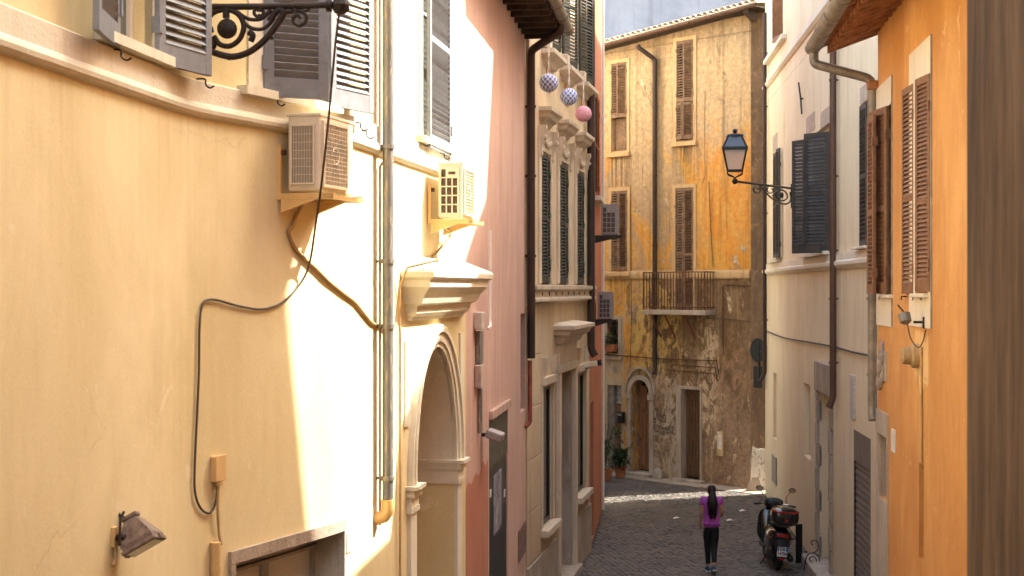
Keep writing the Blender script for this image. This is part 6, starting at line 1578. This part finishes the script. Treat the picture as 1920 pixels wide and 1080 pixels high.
obj('handlebar', hb, chrome, SCt, SM, smooth=50)
for e in (-1, 1):
    obj('grip', MB().tube([(e*.25, .83, 1.07), (e*.38, .77, 1.06)], .02, 10), plas, SCt, SM, smooth=50)
    mr = obj('mirror', MB().lathe([(.001, -.012), (.05, -.012), (.058, 0), (.05, .012), (.001, .012)], 18, (0,0,0), T((e*.30, .84, 1.36)) @ Rx(R(80)) @ Matrix.Diagonal((1.15, .85, 1, 1))), plas, SCt, SM, smooth=40)
    obj('mirror_glass', MB().lathe([(.001, -.002), (.047, -.002), (.047, .002), (.001, .002)], 18, (0,0,0), T((e*.30, .826, 1.358)) @ Rx(R(80)) @ Matrix.Diagonal((1.15, .85, 1, 1))), chrome, mr, SM)
    obj('mirror_stalk', MB().tube(smooth_pts([(e*.22, .86, 1.09), (e*.21, .88, 1.22), (e*.28, .86, 1.33)], 4), .008, 6), chrome, mr, SM, smooth=50)
    obj('indicator', MB().bbox(e*.19-.03, e*.19+.03, -.20, -.15, .585, .625, .01), paint('amber_lens', (.16,.05,.02), .2), SCt, SM)
ws, t_, b_ = mat_new('windscreen', .1); b_.inputs['Base Color'].default_value = (.5,.5,.5,1); b_.inputs['Transmission Weight'].default_value = .9; b_.inputs['IOR'].default_value = 1.05
obj('exhaust', loft([(-.30, .17, .26, .035, .04, 2), (-.27, .17, .26, .055, .06, 2), (.15, .16, .27, .06, .065, 2), (.25, .15, .27, .03, .03, 2)]), plas, SCt, SM, smooth=60)
obj('engine_cover', loft([(-.10, -.13, .27, .04, .07, 3), (0, -.14, .28, .06, .10, 3), (.35, -.13, .29, .06, .10, 3), (.45, -.12, .3, .03, .06, 3)]), plas, SCt, SM, smooth=60)
obj('shock_absorber', MB().tube([(-.13, -.02, .30), (-.14, .08, .58)], .028, 10), chrome, SCt, SM)
obj('kickstand', MB().tube([(-.12, .38, .25), (-.25, .34, .0)], .012, 6), 'iron', SCt, SM)
# ------------------------------------------------------------------ walking woman
Yw = 25.95; xw = (1334-960)/FPX*Yw
PW = T((xw, Yw, 0.012))
PE = thing('person', 'woman walking away in purple t-shirt and black leggings with long dark ponytail', 'person', PW)
def skin(name, verts, edges, radii, mat, parent, Mx, root=0, sub=2, label=None):
    me = bpy.data.meshes.new(name); me.from_pydata(verts, edges, []); 
    o = bpy.data.objects.new(name, me); COL.objects.link(o)
    md = o.modifiers.new('skin', 'SKIN'); md.use_smooth_shade = True
    for i, sv in enumerate(me.skin_vertices[0].data):
        r = radii[i]; sv.radius = r if isinstance(r, tuple) else (r, r); sv.use_root = (i == root)
    o.modifiers.new('sub', 'SUBSURF').levels = sub; o.modifiers['sub'].render_levels = sub
    dg = bpy.context.evaluated_depsgraph_get(); me2 = bpy.data.meshes.new_from_object(o.evaluated_get(dg))
    bpy.data.objects.remove(o); me2.name = name; me2.materials.clear()
    for p in me2.polygons: p.material_index = 0; p.use_smooth = True
    return obj(name, me2, mat, parent, Mx)
skinm, t_, b_ = mat_new('skin', .5, 0, .4); b_.inputs['Base Color'].default_value = (.42,.20,.12,1); b_.inputs['Subsurface Weight'].default_value = .05
shirt = paint('purple_cotton', (.42, .085, .42), .85, var=.12, sc=8, bump=.4)
legg = paint('black_leggings', (.010,.010,.011), .7, var=.1)
hair = paint('dark_brown_hair', (.014,.008,.007), .45, var=.4, sc=30, stretch=(6,6,.5), bump=.6)
H = 1.62
# joints, facing +y; left is -x
V = {'pelvis': (0, 0, .88), 'waist': (0, .0, 1.02), 'chest': (0, .0, 1.20), 'upper': (0, -.005, 1.33), 'neck': (0, 0, 1.395), 'headb': (0, .015, 1.45), 'headm': (0, .02, 1.53), 'headt': (0, .015, 1.585),
 'shL': (-.155, 0, 1.325), 'elL': (-.185, -.03, 1.07), 'wrL': (-.195, .06, .87), 'hdL': (-.188, .085, .80),
 'shR': (.155, 0, 1.325), 'elR': (.19, -.05, 1.09), 'wrR': (.19, .15, 1.00), 'hdR': (.17, .22, .99),
 'hipL': (-.075, 0, .84), 'knL': (-.06, .09, .47), 'anL': (-.05, .10, .09), 'toL': (-.05, .20, .05),
 'hipR': (.075, 0, .84), 'knR': (.045, .0, .46), 'anR': (.02, -.20, .16), 'toR': (.02, -.12, .05)}
names = list(V); I = {n: i for i, n in enumerate(names)}
ed = [('pelvis','waist'),('waist','chest'),('chest','upper'),('upper','neck'),('neck','headb'),('headb','headm'),('headm','headt'),('upper','shL'),('shL','elL'),('elL','wrL'),('wrL','hdL'),('upper','shR'),('shR','elR'),('elR','wrR'),('wrR','hdR'),('pelvis','hipL'),('hipL','knL'),('knL','anL'),('anL','toL'),('pelvis','hipR'),('hipR','knR'),('knR','anR'),('anR','toR')]
rad = {'pelvis': (.13,.09), 'waist': (.105,.075), 'chest': (.125,.085), 'upper': (.11,.07), 'neck': .045, 'headb': .07, 'headm': .115, 'headt': .08, 'shL': .05, 'shR': .05, 'elL': .034, 'elR': .034, 'wrL': .022, 'wrR': .022, 'hdL': .026, 'hdR': .026, 'hipL': .082, 'hipR': .082, 'knL': .05, 'knR': .05, 'anL': .03, 'anR': .03, 'toL': .028, 'toR': .028}
skin('body', [V[n] for n in names], [(I[a], I[b_]) for a, b_ in ed], [rad[n] for n in names], skinm, PE, PW)
for e, hd, wr_ in ((-1, 'hdL', 'wrL'), (1, 'hdR', 'wrR')):
    h = Vector(V[hd])
    for j in range(4):
        o_ = h + Vector((0, -.022+.014*j, -.012)); ln = (.062, .072, .068, .054)[::-1][j] if e else 0
        skin('finger', [tuple(o_), tuple(o_+Vector((-e*.002, .004, -ln*.5))), tuple(o_+Vector((-e*.010, .008, -ln)))], [(0,1),(1,2)], [.009,.008,.006], skinm, PE, PW, sub=1)
    skin('thumb', [tuple(h+Vector((0, .012, .01))), tuple(h+Vector((-e*.012, .035, -.015))), tuple(h+Vector((-e*.014, .04, -.042)))], [(0,1),(1,2)], [.010,.009,.007], skinm, PE, PW, sub=1)
# face, away from the viewer
obj('face_features', MB().ball((0, .105, 1.50), .016, (1,1.2,1.4), 8).ball((-.03, .092, 1.525), .010, (1,1,1), 8).ball((.03, .092, 1.525), .010, (1,1,1), 8).box(-.022, .022, .085, .096, 1.458, 1.464).ball((-.083, .01, 1.51), .02, (.4,.8,1.3), 8).ball((.083, .01, 1.51), .02, (.4,.8,1.3), 8), skinm, PE, PW)
sv = {'a': (0,0,.90), 'b': (0,0,1.0), 'c': (0,0,1.18), 'd': (0,-.003,1.31), 'e': (0,0,1.37), 'l1': (-.15,0,1.335), 'l2': (-.185,-.008,1.20), 'r1': (.15,0,1.335), 'r2': (.185,-.008,1.20), 'z': (0,0,.80)}
sn = list(sv); si = {n: i for i, n in enumerate(sn)}
skin('t_shirt', [sv[n] for n in sn], [(si[a], si[b_]) for a, b_ in (('z','a'),('a','b'),('b','c'),('c','d'),('d','e'),('d','l1'),('l1','l2'),('d','r1'),('r1','r2'))],
     [{'z': (.165,.125), 'a': (.168,.125), 'b': (.15,.11), 'c': (.158,.115), 'd': (.15,.10), 'e': (.075,.06), 'l1': .07, 'l2': .075, 'r1': .07, 'r2': .075}[n] for n in sn], shirt, PE, PW, root=1)
lv = {'p': (0,0,1.0), 'q': (0,0,.84), 'hl': V['hipL'], 'kl': V['knL'], 'al': (-.05,.09,.13), 'hr': V['hipR'], 'kr': V['knR'], 'ar': (.022,-.185,.19)}
ln_ = list(lv); li = {n: i for i, n in enumerate(ln_)}
skin('leggings', [lv[n] for n in ln_], [(li[a], li[b_]) for a, b_ in (('p','q'),('q','hl'),('hl','kl'),('kl','al'),('q','hr'),('hr','kr'),('kr','ar'))],
     [{'p': (.13,.09), 'q': (.165,.12), 'hl': .105, 'hr': .105, 'kl': .066, 'kr': .066, 'al': .045, 'ar': .045}[n] for n in ln_], legg, PE, PW, root=1)
blue_shoe = paint('blue_trainer', (.03,.07,.16), .6, var=.3)
for (x, y, z, a) in ((-.05, .14, .0, 0), (.02, -.17, .035, -50)):
    sh = loft([(-.11, 0, .045, .030, .035, 2.6), (-.06, 0, .05, .038, .045, 2.6), (0, 0, .042, .042, .04, 2.6), (.08, 0, .032, .044, .03, 2.6), (.13, 0, .028, .028, .022, 2.6)], 14)
    s1 = obj('shoe', sh, blue_shoe, PE, PW @ T((x, y, z+.006)) @ Rx(R(a*.5)), smooth=60)
    obj('sole', MB().bbox(-.04, .04, -.11, .12, -.004, .012, .004), 'white_plate', s1, PW @ T((x, y, z+.006)) @ Rx(R(a*.5)))
skin('hair', [(0,.0,1.61),(0,-.01,1.54),(0,-.03,1.475),(0,-.09,1.485),(.005,-.125,1.40),(-.01,-.14,1.29),(.008,-.14,1.18),(-.01,-.13,1.07)], [(0,1),(1,2),(1,3),(3,4),(4,5),(5,6),(6,7)], [.09,.135,.085,.05,.08,.115,.10,.03], hair, PE, PW, root=1)
rnd = random.Random(2); hs_ = MB()
for k in range(46):
    a = rnd.uniform(-1, 1); x0 = .035*a
    p = [(x0*.4, -.115, 1.475), (x0*1.3, -.15-.03*rnd.random(), 1.38), (x0*1.9+rnd.uniform(-.015,.015), -.17-.03*rnd.random(), 1.24), (x0*1.7+rnd.uniform(-.02,.02), -.16, 1.12+rnd.uniform(-.06,.03)), (x0*1.4+rnd.uniform(-.03,.03), -.15, 1.03+rnd.uniform(-.05,.07))]
    hs_.tube(smooth_pts(p, 3), [.010]*12+[.004], 5)
obj('hair_strands', hs_, hair, PE, PW, smooth=60)
fold = MB()
for (x, z, l, a) in ((-.06, .98, .14, .3), (.03, 1.02, .16, -.25), (.08, .93, .10, .2), (-.02, .90, .12, -.1), (.07, 1.16, .13, .5), (-.08, 1.14, .12, -.5)):
    fold.tube(smooth_pts([(x, -.108, z-l/2), (x+a*.04, -.118, z), (x+a*.09, -.108, z+l/2)], 3), [.004]+[.010]*5+[.004], 6)
obj('shirt_folds', fold, shirt, PE, PW, smooth=60)
obj('hair_tie', MB().tube([(-.012, -.115, 1.485), (.012, -.115, 1.485)], .018, 8), 'white_plate', PE, PW)
bpy.context.view_layer.update()
